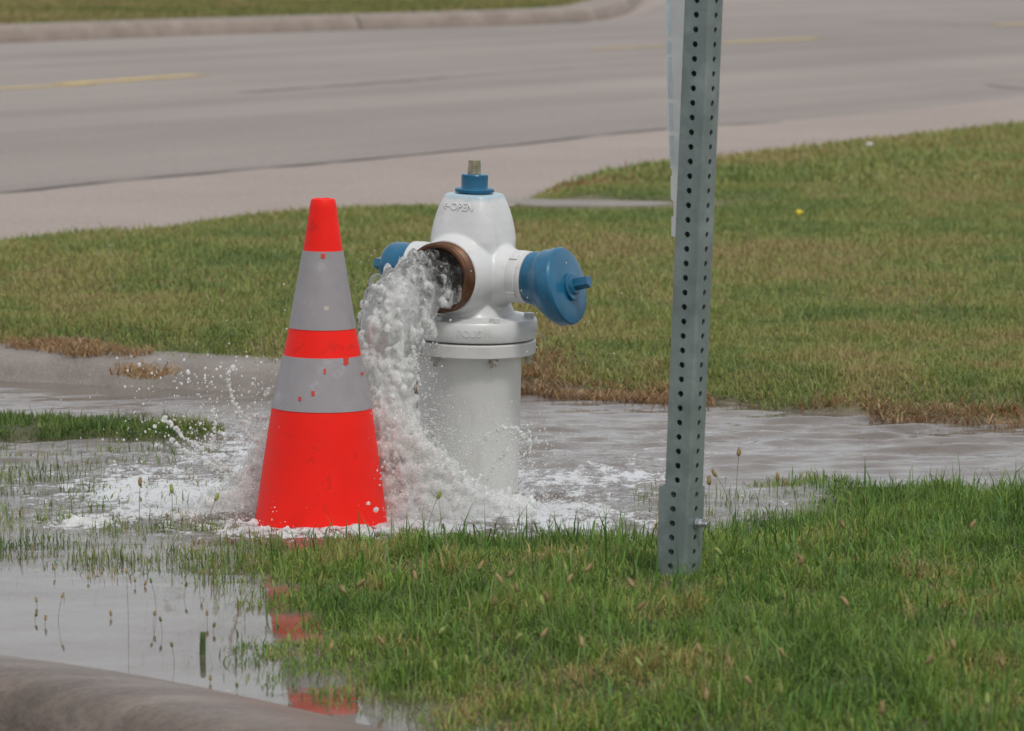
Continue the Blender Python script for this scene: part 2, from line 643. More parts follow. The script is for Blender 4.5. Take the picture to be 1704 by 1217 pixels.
def splash_mat(name, milk_attr=True, milk=0.6, alpha_noise=False, bscale=60, bd=0.006):
    m, t, out = new_mat(name)
    nb = noise_node(t, bscale, 5, 0.6)
    nrm = bump(t, nb.outputs['Fac'], 1.0, bd)
    gl = N(t, 'ShaderNodeBsdfPrincipled')
    gl.inputs['Base Color'].default_value = (1, 1, 1, 1)
    gl.inputs['Roughness'].default_value = 0.05
    gl.inputs['IOR'].default_value = 1.33
    gl.inputs['Transmission Weight'].default_value = 1.0
    t.links.new(nrm, gl.inputs['Normal'])
    wh = N(t, 'ShaderNodeBsdfPrincipled')
    wh.inputs['Base Color'].default_value = (0.955, 0.96, 0.94, 1)
    wh.inputs['Roughness'].default_value = 0.07
    t.links.new(nrm, wh.inputs['Normal'])
    tl = N(t, 'ShaderNodeBsdfTranslucent')
    tl.inputs['Color'].default_value = (0.96, 0.965, 0.95, 1)
    mt = N(t, 'ShaderNodeMixShader')
    mt.inputs['Fac'].default_value = 0.5
    t.links.new(wh.outputs['BSDF'], mt.inputs[1])
    t.links.new(tl.outputs[0], mt.inputs[2])
    mx = N(t, 'ShaderNodeMixShader')
    if milk_attr:
        at = N(t, 'ShaderNodeAttribute', attribute_name='aeration')
        nm = noise_node(t, 42, 8, 0.75, stretch=(1, 1, 0.6))
        a1 = N(t, 'ShaderNodeMath', operation='MULTIPLY_ADD')
        t.links.new(nm.outputs['Fac'], a1.inputs[0])
        a1.inputs[1].default_value = 3.6
        a1.inputs[2].default_value = -1.95
        a2 = N(t, 'ShaderNodeMath', operation='ADD')
        a2.use_clamp = True
        t.links.new(a1.outputs[0], a2.inputs[0])
        t.links.new(at.outputs['Fac'], a2.inputs[1])
        t.links.new(a2.outputs[0], mx.inputs['Fac'])
    else:
        mx.inputs['Fac'].default_value = milk
    t.links.new(gl.outputs['BSDF'], mx.inputs[1])
    t.links.new(mt.outputs[0], mx.inputs[2])
    last = mx.outputs[0]
    if alpha_noise:
        at = N(t, 'ShaderNodeAttribute', attribute_name='froth')
        nm = noise_node(t, 120, 8, 0.85)
        a1 = N(t, 'ShaderNodeMath', operation='MULTIPLY_ADD')
        t.links.new(nm.outputs['Fac'], a1.inputs[0])
        a1.inputs[1].default_value = 5.0
        a1.inputs[2].default_value = -2.5
        a2 = N(t, 'ShaderNodeMath', operation='ADD')
        a2.use_clamp = True
        t.links.new(a1.outputs[0], a2.inputs[0])
        t.links.new(at.outputs['Fac'], a2.inputs[1])
        tp = N(t, 'ShaderNodeBsdfTransparent')
        m3 = N(t, 'ShaderNodeMixShader')
        t.links.new(a2.outputs[0], m3.inputs['Fac'])
        t.links.new(tp.outputs[0], m3.inputs[1])
        t.links.new(last, m3.inputs[2])
        last = m3.outputs[0]
    t.links.new(last, out.inputs['Surface'])
    return m


M['jet'] = splash_mat('aerated_water', True, bscale=70, bd=0.004)
M['froth'] = splash_mat('frothing_water', False, 0.93, True, 110, 0.003)
M['drop'] = splash_mat('water_drop', False, 0.72, False, 40, 0.0005)

# ------------------------------------------------------------------ the place in plan
LAWN_Z = 0.06
edge_left = [tuple(at_z(a, b, 0.07))[:2] for a, b in [(-900, 548), (-300, 556), (0, 572), (100, 580), (250, 594), (440, 606)]]
edge_right = [tuple(at_z(a, b, 0.0))[:2] for a, b in [(620, 648), (760, 648), (865, 648), (950, 655), (1100, 664), (1300, 680), (1500, 700), (1704, 706), (2000, 716), (2700, 720)]]
top_edge = [tuple(at_z(a, b, LAWN_Z))[:2] for a, b in [(2700, 110), (2000, 166), (1704, 198), (1450, 225), (1200, 252), (1110, 263), (1000, 273), (940, 290), (885, 310), (852, 324),
                                                       (1000, 334), (1060, 335), (1090, 338), (1060, 341), (1000, 341), (868, 337), (720, 332), (560, 337), (330, 355), (150, 384), (0, 404), (-300, 440), (-900, 490)]]
BACK = np.array(edge_left + edge_right + top_edge)
NEAR = poly_z([(330, 903), (420, 895), (500, 893), (700, 888), (1000, 888), (1095, 882), (1160, 880), (1230, 868), (1295, 850), (1305, 822), (1268, 804), (1300, 796), (1400, 798), (1704, 810), (2300, 830), (3200, 860),
               (4200, 1900), (1500, 1560), (900, 1300), (700, 1222), (560, 1172), (470, 1135), (385, 1105), (432, 1040), (385, 985), (345, 940)])
STRIP = poly_z([(-900, 690), (-100, 700), (0, 703), (200, 708), (330, 712), (385, 722), (300, 733), (100, 728), (0, 735), (-100, 735), (-900, 730)])
MARSH = poly_z([(-900, 735), (0, 735), (380, 735), (420, 800), (415, 880), (395, 905), (430, 970), (330, 975), (150, 965), (0, 940), (-900, 900)])
MARSH_R = poly_z([(1080, 800), (1180, 790), (1300, 792), (1400, 800), (1300, 880), (1090, 880), (1000, 800)])
KERB_LINE = poly_z([(-1500, 900), (-900, 965), (-400, 1030), (0, 1092), (150, 1108), (300, 1136), (450, 1168), (600, 1203), (700, 1230), (900, 1295), (1300, 1450), (1900, 1800), (3000, 3000)])
# region on the camera's side of the near kerb
STREET = np.array(list(map(tuple, KERB_LINE)) + [(12, -12), (-30, -12), (-30, KERB_LINE[0][1])])

HB = at_z(777, 820, 0)              # hydrant axis at water level
IMP = at_z(655, 848, 0)             # where the jet lands


def axis_coords(fine_lo, fine_hi, step, lo, hi, growth=1.18):
    mid = list(np.arange(fine_lo, fine_hi, step))
    s = step
    v = fine_lo
    left = []
    while v > lo:
        s *= growth
        v -= s
        left.append(v)
    s = step
    v = mid[-1]
    right = []
    while v < hi:
        s *= growth
        v += s
        right.append(v)
    return np.array(left[::-1] + mid + right)


def terrain_z(x, y):
    b = sdf(BACK, x, y)
    n = sdf(NEAR, x, y)
    s = sdf(STRIP, x, y)
    ms = np.maximum(sdf(MARSH, x, y), sdf(MARSH_R, x, y))
    z = np.full(x.shape, -0.030)
    z = z + 0.020 * sstep(-0.06, 0.08, ms)
    lump = (fbm(x * 7, y * 7, 3) - 0.5)
    z = z + lump * 0.012 * sstep(-0.05, 0.05, ms)
    z = np.maximum(z, -0.03 + 0.047 * sstep(-0.06, 0.05, s) + lump * 0.01 * (s > 0))
    z = np.maximum(z, -0.03 + 0.022 * sstep(-0.12, 0.0, n) + 0.066 * sstep(0.0, 0.70, n) + lump * 0.022 * sstep(-0.05, .2, n))
    z = np.maximum(z, -0.03 + 0.045 * sstep(-0.05, 0.03, b) + 0.045 * sstep(0.0, 0.35, b) + (fbm(x * 3, y * 3, 9) - .5) * 0.02 * sstep(0, .3, b))
    z = np.where((b > -0.06), z + 0.035 * (1 - sstep(-0.35, 0.35, x)) * sstep(-0.06, -0.01, b) * (y < 14), z)
    # beyond the big street the land rises gently; far sideways the wet walk rises out of the water
    z = np.where((y < 13) & (b < 0) & (n < 0), z + 0.10 * sstep(3.5, 6.0, np.abs(x)), z)
    st = sdf(STREET, x, y)
    z = np.where(st > -0.02, -0.16, z)
    return z, b, n, s, ms, st


gx = axis_coords(-1.9, 2.1, 0.022, -500, 500)
gy = axis_coords(5.3, 11.2, 0.022, -60, 800)
X, Y = np.meshgrid(gx, gy)
Z, B_, N_, S_, MS_, ST_ = terrain_z(X, Y)
soil = np.array((0.085, 0.085, 0.038))
thatch = np.array((0.17, 0.145, 0.075))
bedc = np.array((0.24, 0.20, 0.175))
mud = np.array((0.085, 0.075, 0.045))
tint = np.empty(X.shape + (3,))
tint[:] = bedc
k = sstep(-0.03, 0.05, MS_)[..., None]
tint = tint * (1 - k) + mud * k
k = np.maximum(sstep(-0.06, 0.03, N_), sstep(-0.05, 0.02, S_))[..., None]
tint = tint * (1 - k) + soil * k
k = sstep(-0.03, 0.03, B_)[..., None]
tt = np.clip(fbm(X * 1.3, Y * 1.3, 21) * 1.6 - .3, 0, 1)[..., None]
tint = tint * (1 - k) + (soil * 1.3 * (1 - tt) + thatch * tt) * k
tint[Y > 30] = (0.11, 0.115, 0.04)
nyy, nxx = X.shape
idx = np.arange(nyy * nxx).reshape(nyy, nxx)
quads = np.stack([idx[:-1, :-1], idx[:-1, 1:], idx[1:, 1:], idx[1:, :-1]], -1).reshape(-1, 4)
g = link('ground', np_mesh('ground', np.stack([X, Y, Z], -1).reshape(-1, 3), quads, True, tint.reshape(-1, 3)), M['ground'])
tag(g, 'soil under the lawns and the shallow flooded walk', kind='structure')

# ------------------------------------------------------------------ water sheet
wx = np.arange(-2.6, 2.8, 0.0145)
wy = np.arange(5.2, 11.4, 0.0145)
X, Y = np.meshgrid(wx, wy)
ri = np.hypot((X - IMP.x), (Y - IMP.y))
ang = np.arctan2(Y - IMP.y, X - IMP.x)
pxw, pyw = proj(X, Y, 0.0)
chop = np.exp(-(ri / 0.55) ** 2)
# stream draining to the right and to the left along the walk
flow = np.clip(1 - np.abs(pyw - 730) / 110, 0, 1)
near_calm = sstep(930, 1000, pyw)
amp = 0.0007 + 0.0070 * chop + 0.0056 * flow
amp = amp * (1 - 0.86 * near_calm)
wv = np.zeros(X.shape)
wr = random.Random(5)
for i in range(16):
    lam = wr.uniform(0.05, 0.20)
    th = wr.gauss(math.pi / 2 + 0.12, 0.30)
    ph = wr.uniform(0, 6.28)
    warp = fbm(X * 1.2 + i, Y * 3, 40 + i, 2) * 6
    wv += (lambda q: np.sign(q) * np.abs(q) ** 1.6)(np.sin((X * math.cos(th) + Y * math.sin(th)) * 2 * math.pi / lam + ph + warp)) * (lam / 0.1)
wv /= 5.5
wv += 0.5 * np.sin(ri * 2 * math.pi / 0.075 + fbm(X * 4, Y * 4, 77, 2) * 6) * np.exp(-ri / 0.9)
wz = wv * amp + (fbm(X * 30, Y * 30, 5, 3) - .5) * 0.03 * np.exp(-(ri / 0.38) ** 2)
# froth density, laid out round the impact and drifting left along the grass and right past the post
foam = np.zeros(X.shape)
for (a, b, ra, rb, w) in [(660, 850, 250, 62, 1.12), (300, 825, 215, 50, 1.0), (130, 868, 75, 16, 1.15), (240, 850, 120, 26, 0.95), (500, 880, 230, 20, 1.0), (900, 862, 200, 34, 1.02),
                          (820, 800, 140, 46, 0.72), (400, 770, 120, 60, 0.80), (1000, 800, 150, 50, 0.68), (700, 700, 150, 60, 0.5), (1080, 870, 90, 22, 0.66), (1300, 830, 120, 26, 0.35), (150, 800, 100, 14, .55)]:
    q = ((pxw - a) / ra) ** 2 + ((pyw - b) / rb) ** 2
    foam = np.maximum(foam, w * np.exp(-q * 0.75))
foam *= 0.45 + 0.95 * fbm(X * 7, Y * 4.5, 60, 4)
foam *= 1 - sstep(893, 915, pyw) * 0.9
chopv = np.clip(0.12 + 1.0 * chop + 0.08 * flow, 0, 1.1) * (1 - 0.90 * near_calm)
idx = np.arange(X.size).reshape(X.shape)
quads = np.stack([idx[:-1, :-1], idx[:-1, 1:], idx[1:, 1:], idx[1:, :-1]], -1).reshape(-1, 4)
tz = terrain_z(X, Y)
hide = (tz[0] > 0.022) | (tz[5] > 0.10)
hq = hide.ravel()[quads].all(1)
quads = quads[~hq]
used = np.unique(quads)
remap = np.zeros(X.size, int)
remap[used] = np.arange(len(used))
Vw = np.stack([X, Y, wz], -1).reshape(-1, 3)[used]
w = link('water', np_mesh('water', Vw, remap[quads], True, None, {'foam': foam.ravel()[used], 'chop': chopv.ravel()[used]}), M['water'])
tag(w, 'shallow sheet of water running over the walk and round the grass', kind='structure')


# ------------------------------------------------------------------ kerbs, road
def sweep(name, line, prof, mat, side=1, closed=False):
    """line Nx2, prof list of (offset to the side, z)"""
    P = np.asarray(line, float)
    T = np.gradient(P, axis=0)
    T /= np.linalg.norm(T, axis=1)[:, None]
    Nn = np.stack([-T[:, 1], T[:, 0]], 1) * side
    V = []
    for p, n in zip(P, Nn):
        for o, z in prof:
            V.append((p[0] + n[0] * o, p[1] + n[1] * o, z))
    k = len(prof)
    Fc = [(i * k + j, (i + 1) * k + j, (i + 1) * k + j + 1, i * k + j + 1) if side < 0 else
          (i * k + j, i * k + j + 1, (i + 1) * k + j + 1, (i + 1) * k + j) for i in range(len(P) - 1) for j in range(k - 1)]
    return py_mesh(name, V, Fc, True)


def resample(P, step):
    P = np.asarray(P, float)
    d = np.r_[0, np.cumsum(np.linalg.norm(np.diff(P, axis=0), axis=1))]
    n = max(2, int(d[-1] / step))
    s = np.linspace(0, d[-1], n)
    Q = np.stack([np.interp(s, d, P[:, 0]), np.interp(s, d, P[:, 1])], 1)
    for _ in range(6):
        Q[1:-1] = (Q[:-2] + 2 * Q[1:-1] + Q[2:]) / 4
    return Q


# near kerb, rounded, its top wet
kp = [(-0.06, -0.05), (-0.02, -0.012), (0.0, 0.0), (0.03, 0.008), (0.07, 0.017), (0.12, 0.023), (0.17, 0.024), (0.21, 0.017), (0.235, 0.0), (0.25, -0.04), (0.26, -0.12), (0.6, -0.13)]
kerb_near = link('kerb', sweep('kerb', resample(KERB_LINE, 0.06), kp, M['wet_kerb'], -1), M['wet_kerb'])
tag(kerb_near, 'wet rounded concrete kerb nearest the camera', kind='structure')
me = py_mesh('street', [(-30, -12, -0.125), (12, -12, -0.125), (12, 9, -0.125), (-30, 9, -0.125)], [(0, 1, 2, 3)])
P = list(map(tuple, resample(KERB_LINE, 0.3)))
bm = bmesh.new()
vs = [bm.verts.new((a, b, -0.125)) for a, b in P] + [bm.verts.new(q) for q in ((14, -12, -0.125), (-30, -12, -0.125), (-30, P[0][1], -0.125))]
bm.faces.new(vs)
bmesh.ops.triangulate(bm, faces=bm.faces)
me = bpy.data.meshes.new('street')
bm.to_mesh(me)
bm.free()
tag(link('street', me, M['street']), 'street the photograph is taken from', kind='structure')

# kerb of the flooded walk, left of the hydrant
SK = poly_z([(-1500, 590), (-900, 606), (-300, 622), (0, 633), (120, 640), (260, 646), (400, 652), (520, 662), (640, 668)])
sk = [(-0.03, -0.04), (0.0, 0.0), (0.008, 0.022), (0.02, 0.048), (0.045, 0.062), (0.08, 0.068), (0.19, 0.070), (0.25, 0.068), (0.28, 0.03)]
o = link('kerb', sweep('kerb', resample(SK, 0.05), sk, M['side_kerb'], 1), M['side_kerb'])
tag(o, 'low rounded concrete kerb between flooded walk and far lawn', kind='structure')

# the wide road behind
near_edge = [at_z(a, b, 0) for a, b in [(-3000, 560), (-900, 470), (0, 425), (330, 372), (720, 345), (868, 345), (1160, 352), (1200, 320), (1704, 245), (2400, 190), (4000, 100)]]
far_edge = [at_z(a, b, 0) for a, b in [(5000, -40), (2600, -28), (1704, -15), (1300, 0), (1100, 8), (1060, 26), (1000, 37), (800, 44), (600, 50), (300, 60), (0, 72), (-900, 98), (-3000, 140)]]
bm = bmesh.new()
vs = [bm.verts.new((v.x, v.y, 0.0)) for v in near_edge + far_edge]
f = bm.faces.new(vs)
bmesh.ops.triangulate(bm, faces=bm.faces)
me = bpy.data.meshes.new('road')
bm.normal_update()
bm.to_mesh(me)
bm.free()
# terrain under the road is lower so that the road stays on top
gm = g.data
co = np.empty(len(gm.vertices) * 3, np.float32)
gm.vertices.foreach_get('co', co)
co = co.reshape(-1, 3)
RP = np.array([(v.x, v.y) for v in near_edge + far_edge])
ins = sdf(RP, co[:, 0].astype(float), co[:, 1].astype(float))
bsd = sdf(BACK, co[:, 0].astype(float), co[:, 1].astype(float))
low = (bsd < 0) & (co[:, 1] > 11)
co[low, 2] = -0.25
far_l = co[:, 1] > 60
gm.vertices.foreach_set('co', co.ravel())
gm.update()
road = link('road', me, M['road'])
tag(road, 'wide pale road crossing behind the lawn', kind='structure')


def strip_on(name, line, wdt, z, mat, parent=None, step=0.4):
    return link(name, sweep(name, resample(line, step), [(0, z), (wdt, z)], mat, 1), mat, parent)


# gutter apron along the near side of the road
gl_line = [tuple(at_z(a, b, 0))[:2] for a, b in [(-900, 425), (0, 324), (160, 306), (340, 290), (560, 272), (852, 244), (1100, 215), (1300, 205), (1500, 185), (1704, 160), (2600, 100)]]
ge = RP[:len(near_edge)]
bm = bmesh.new()
gl_r = resample(gl_line, 0.5)
vs = [bm.verts.new((a, b, 0.004)) for a, b in gl_r] + [bm.verts.new((a, b, 0.004)) for a, b in ge[::-1] if -6 < a < 14]
bm.faces.new(vs)
bmesh.ops.triangulate(bm, faces=bm.faces)
bm.normal_update()
me = bpy.data.meshes.new('gutter')
bm.to_mesh(me)
bm.free()
tag(link('gutter', me, M['gutter']), 'paler concrete gutter apron beside the lawn', kind='structure')


def crack(line, w0, z, jit=0.02, step=0.25, seed=1):
    r_ = random.Random(seed)
    P = resample(line, step)
    T = np.gradient(P, axis=0)
    T /= np.linalg.norm(T, axis=1)[:, None]
    Nn = np.stack([-T[:, 1], T[:, 0]], 1)
    V = []
    for i, (p, n) in enumerate(zip(P, Nn)):
        w_ = w0 * r_.uniform(0.5, 1.3) * (1.0 - 0.45 * i / len(P))
        j = r_.uniform(-jit, jit)
        V += [(p[0] + n[0] * (j - w_), p[1] + n[1] * (j - w_), z), (p[0] + n[0] * (j + w_), p[1] + n[1] * (j + w_), z)]
    Fc = [(2 * i, 2 * i + 1, 2 * i + 3, 2 * i + 2) for i in range(len(P) - 1)]
    return py_mesh('joint', V, Fc)


link('joint', crack(gl_line[1:8], 0.035, 0.008, 0.012), M['joint'], road)
link('joint', crack([tuple(at_z(a, b, 0))[:2] for a, b in [(400, 155), (600, 141), (852, 120), (1108, 104)]], 0.022, 0.004, 0.015), M['joint'], road)
link('joint', crack([tuple(at_z(a, b, 0))[:2] for a, b in [(1430, 37), (1540, 40), (1704, 46)]], 0.03, 0.004, 0.015), M['joint'], road)
link('joint', crack([tuple(at_z(a, b, 0))[:2] for a, b in [(1640, 142), (1704, 150), (1800, 156)]], 0.02, 0.004, 0.01), M['joint'], road)
for (a, b, wdt) in [((-200, 158), (150, 141), 0.12), ((104, 141), (330, 125), 0.15), ((985, 82), (1110, 77), 0.10), ((1200, 72), (1360, 64), 0.15), ((1655, 42), (1990, 24), 0.15)]:
    p0, p1 = at_z(*a), at_z(*b)
    d = (p1 - p0).normalized()
    n = Vector((-d.y, d.x, 0)) * wdt * 0.8
    ln = 14
    V = []
    for i in range(ln + 1):
        q = p0.lerp(p1, i / ln)
        V += [(q - n)[:2] + (0.004,), (q + n)[:2] + (0.004,)]
    link('lane_dash', py_mesh('lane_dash', V, [(2 * i, 2 * i + 1, 2 * i + 3, 2 * i + 2) for i in range(ln)]), M['yellow'], road)

# grass verge beyond the road, and the lane that leads off between its two halves
vg = [tuple(at_z(a, b, 0))[:2] for a, b in [(-3000, 138), (-900, 96), (0, 70), (300, 58), (600, 48), (800, 42), (940, 37), (1010, 31), (1048, 18), (1066, 0), (1080, -25)]]
bm = bmesh.new()
vs = [bm.verts.new((a, b, 0.135)) for a, b in vg] + [bm.verts.new(q) for q in ((30, 300, 0.135), (0, 700, 0.135), (-500, 700, 0.135), (-400, 60, 0.135))]
bm.faces.new(vs)
bmesh.ops.triangulate(bm, faces=bm.faces)
bm.normal_update()
me = bpy.data.meshes.new('verge')
bm.to_mesh(me)
bm.free()
M['verge'] = simple('verge_thatch', (0.16, 0.15, 0.055), 0.25, 1.2, 0.9, second=(0.10, 0.12, 0.035), thr=(.4, .7), scale2=.6)
tag(link('verge', me, M['verge']), 'grassy verge beyond the far kerb', kind='structure')
bm = bmesh.new()
vs = [bm.verts.new(q) for q in ((vg[-5][0], vg[-5][1], -0.004), (vg[-1][0] - .3, vg[-1][1], -0.004), (32, 300, -0.004), (300, 300, -0.004), (120, 42, -0.004))]
bm.faces.new(vs)
bm.normal_update()
me = bpy.data.meshes.new('side_lane')
bm.to_mesh(me)
bm.free()
tag(link('side_lane', me, M['gutter']), 'pale concrete lane leading off the far side of the road', kind='structure')

# narrow concrete path across the lawn corner
PATH = [(852, 329), (920, 332), (1000, 333), (1090, 335), (1128, 338), (1090, 342), (1000, 343), (900, 342), (852, 339), (790, 333)]
bm = bmesh.new()
vs = [bm.verts.new(at_z(a, b, LAWN_Z + 0.012)) for a, b in PATH]
bm.faces.new(vs)
bmesh.ops.triangulate(bm, faces=bm.faces)
bm.normal_update()
me = bpy.data.meshes.new('path')
bm.to_mesh(me)
bm.free()
tag(link('path', me, M['side_kerb']), 'narrow concrete path across the lawn corner behind the hydrant', kind='structure')
PATHW = poly_z(PATH, LAWN_Z)

# far kerb in two poured lengths with the joint between
kf = [(0.0, -0.05), (0.0, 0.01), (0.03, 0.10), (0.06, 0.145), (0.11, 0.16), (0.55, 0.165), (0.62, 0.10)]
for ln in ([(-900, 98), (0, 72), (300, 60), (599.6, 49.9)], [(601.4, 49.8), (800, 44), (940, 39), (1010, 33), (1050, 20), (1068, 2), (1082, -22)]):
    P = resample([tuple(at_z(a, b, 0))[:2] for a, b in ln], 0.3)
    me = sweep('kerb', P, kf, M['kerb'], 1)
    o = link('kerb', me, M['kerb'])
    tag(o, 'pale concrete kerb on the far side of the road', kind='structure')


# ------------------------------------------------------------------ grass
def blades(name, n, box, test, hfun, wfun, palette, pal_w, zfun, label, curl=0.5, seg3=True, patch_scale=2.0, brown=None, seed=1, flat=0.0, tip=0.55, var=(0.60, 1.35)):
    r_ = np.random.default_rng(seed)
    x = r_.uniform(box[0], box[1], n)
    y = r_.uniform(box[2], box[3], n)
    keep = test(x, y, r_)
    x, y = x[keep], y[keep]
    n = len(x)
    z = zfun(x, y)
    h = hfun(x, y, r_) * np.clip(r_.normal(1, 0.28, n), 0.35, 1.9)
    wd = wfun(x, y, r_) * r_.uniform(0.7, 1.3, n)
    az = r_.uniform(0, 2 * np.pi, n)
    lean = np.abs(r_.normal(0.45, curl, n)) + flat
    lean = np.clip(lean, 0.02, 1.45)
    dx, dy = np.cos(az), np.sin(az)
    fa_ = az + np.pi / 2 + r_.normal(0, 0.5, n)
    sx_, sy_ = np.cos(fa_) * wd / 2, np.sin(fa_) * wd / 2
    base = np.stack([x, y, z - 0.004], 1)
    l1 = lean * 0.6
    mid = base + np.stack([dx * np.sin(l1), dy * np.sin(l1), np.cos(l1)], 1) * (h * 0.55)[:, None]
    l2 = np.clip(lean * 1.75, 0, 2.1)
    tipp = mid + np.stack([dx * np.sin(l2), dy * np.sin(l2), np.cos(l2)], 1) * (h * 0.45)[:, None]
    side = np.stack([sx_, sy_, np.zeros(n)], 1)
    V = np.stack([base - side, base + side, mid - side * 0.75, mid + side * 0.75, tipp], 1).reshape(-1, 3)
    b = np.arange(n)[:, None] * 5
    Fq = np.concatenate([b + [0, 1, 3], b + [0, 3, 2], b + [2, 3, 4]], 0)
    pal = np.array(palette)
    pn = fbm(x * patch_scale, y * patch_scale, seed + 11, 4)
    pn2 = fbm(x * patch_scale * 5, y * patch_scale * 5, seed + 31, 3)
    u = r_.uniform(0, 1, n)
    cw = np.cumsum(pal_w) / np.sum(pal_w)
    q = np.clip(0.62 * u + 1.5 * (pn - 0.5) + 1.2 * (pn2 - .5) + 0.19, 0, 0.999)
    ci = np.searchsorted(cw, q)
    colr = pal[np.clip(ci, 0, len(pal) - 1)] * r_.uniform(var[0], var[1], n)[:, None]
    if brown is not None:
        bf = brown(x, y)
        isb = r_.uniform(0, 1, n) < bf
        bc = np.array([(0.36, 0.22, 0.10), (0.30, 0.15, 0.06), (0.42, 0.30, 0.16)])
        colr[isb] = bc[r_.integers(0, 3, isb.sum())] * r_.uniform(0.7, 1.15, isb.sum())[:, None]
    cols = np.repeat(colr[:, None, :], 5, 1)
    cols = cols.reshape(-1, 3)
    me = np_mesh(name, V, Fq, True, np.clip(cols, 0, 1))
    o = link(name, me, M['grass'])
    tag(o, label, 'grass', kind='stuff')
    return o


def tz_only(x, y):
    return terrain_z(x, y)[0]


PAL_NEAR = [(0.070, 0.135, 0.036), (0.105, 0.190, 0.046), (0.145, 0.235, 0.060), (0.185, 0.260, 0.075), (0.215, 0.235, 0.090), (0.24, 0.235, 0.10), (0.29, 0.25, 0.13)]
PAL_NEAR = [(a * 1.42, b * 1.32, c * 0.95) for a, b, c in PAL_NEAR]
PW_NEAR = [0.18, 0.27, 0.27, 0.17, 0.07, 0.03, 0.01]
PAL_BACK = [(0.125, 0.190, 0.060), (0.175, 0.235, 0.072), (0.220, 0.255, 0.085), (0.260, 0.255, 0.105), (0.262, 0.248, 0.108), (0.28, 0.240, 0.118)]
PAL_BACK = [(a * 1.36, b * 1.24, c * 1.10) for a, b, c in PAL_BACK]
PW_BACK = [0.15, 0.26, 0.30, 0.20, 0.07, 0.02]


def t_near(x, y, r_):
    px, py = proj(x, y, 0.0)
    s = sdf(NEAR, x, y)
    inview = (px > -250) & (px < 2000) & (py < 1420)
    edge = s + (fbm(x * 9, y * 9, 71, 3) - 0.5) * 0.16
    k = r_.uniform(0, 1, x.shape) < sstep(-0.13, 0.05, edge) ** 1.6
    return k & inview & (sdf(STREET, x, y) < -0.03)


blades('grass', 330000, (-1.2, 1.6, 4.9, 9.0), t_near,
       lambda x, y, r_: (0.010 + 0.075 * fbm(x * 10, y * 10, 90, 3) ** 2.0 + 0.015 * (r_.uniform(0, 1, x.shape) < 0.06)) * (0.55 + 0.45 * sstep(0.0, 0.25, sdf(NEAR, x, y))),
       lambda x, y, r_: np.full(x.shape, 0.0026), PAL_NEAR, PW_NEAR, tz_only,
       'green weedy lawn grass round the foot of the post', 0.85, patch_scale=4.0, seed=2, flat=0.2)
# a taller, sparser layer of coarse blades
blades('grass', 9000, (-1.2, 1.6, 4.9, 9.0), t_near,
       lambda x, y, r_: (0.045 + 0.05 * fbm(x * 4, y * 4, 190, 3)) * (0.5 + 0.5 * sstep(0.0, 0.3, sdf(NEAR, x, y))),
       lambda x, y, r_: np.full(x.shape, 0.0034), [(0.08, 0.18, 0.03), (0.13, 0.25, 0.05), (0.17, 0.27, 0.07), (0.22, 0.24, 0.10)], [.3, .3, .25, .15], tz_only,
       'taller coarse blades standing in the near lawn', 0.7, patch_scale=3.0, seed=3)


def t_marsh(x, y, r_):
    px, py = proj(x, y, 0.0)
    s = np.maximum(sdf(MARSH, x, y), sdf(MARSH_R, x, y))
    dens = np.clip((fbm(x * 7, y * 9, 33, 4) - 0.40) * 3.2, 0.03, 1) * sstep(-0.02, 0.06, s)
    dens = dens * (1 - 0.75 * np.exp(-(((px - 290) / 190) ** 2 + ((py - 830) / 55) ** 2)))
    dens = dens + 0.5 * sstep(0.5, 1, sstep(860, 905, py)) * (px < 460) * (s > 0) * fbm(x * 12, y * 12, 3, 3)
    band = np.exp(-((py - 915) / 42) ** 2) * (0.45 + 0.55 * sstep(-50, 300, px)) * (px < 470)
    dens = 0.50 * dens + 1.5 * band * sstep(0.30, 0.62, fbm(x * 10, y * 13, 8, 3) + 0.12 * sstep(150, 420, px))
    low = np.exp(-((py - 815) / 45) ** 2) * np.exp(-(px / 120) ** 2)
    dens = dens + 0.6 * low * sstep(0.35, 0.6, fbm(x * 10, y * 13, 9, 3))
    return (r_.uniform(0, 1, x.shape) < dens) & (px > -300)


blades('grass', 190000, (-1.9, 1.3, 6.8, 9.6), t_marsh,
       lambda x, y, r_: 0.014 + 0.036 * fbm(x * 9, y * 9, 95, 3) ** 1.3,
       lambda x, y, r_: np.full(x.shape, 0.0030), [(0.11, 0.17, 0.05), (0.17, 0.25, 0.065), (0.24, 0.31, 0.09), (0.29, 0.28, 0.12), (0.34, 0.25, 0.14)], [.25, .25, .2, .18, .12], tz_only,
       'thin flooded grass poking out of the shallow water', 1.1, patch_scale=4, seed=4)


def t_strip(x, y, r_):
    px, py = proj(x, y, 0.0)
    s = sdf(STRIP, x, y) + (fbm(x * 8, y * 8, 15, 3) - .5) * 0.22
    return (s > -0.005) & (px > -300) & (r_.uniform(0, 1, x.shape) < 0.15 + 0.9 * sstep(0.35, 0.6, fbm(x * 14, y * 14, 18, 3)))


blades('grass', 42000, (-1.7, -0.4, 8.8, 9.6), t_strip,
       lambda x, y, r_: 0.014 + 0.022 * fbm(x * 6, y * 6, 96, 3),
       lambda x, y, r_: np.full(x.shape, 0.0030), [(0.11, 0.18, 0.045), (0.17, 0.25, 0.06), (0.22, 0.28, 0.07), (0.27, 0.26, 0.10)], [.25, .3, .25, .2], tz_only,
       'narrow green grass strip standing along the flooded walk', 0.75, patch_scale=4, seed=5)


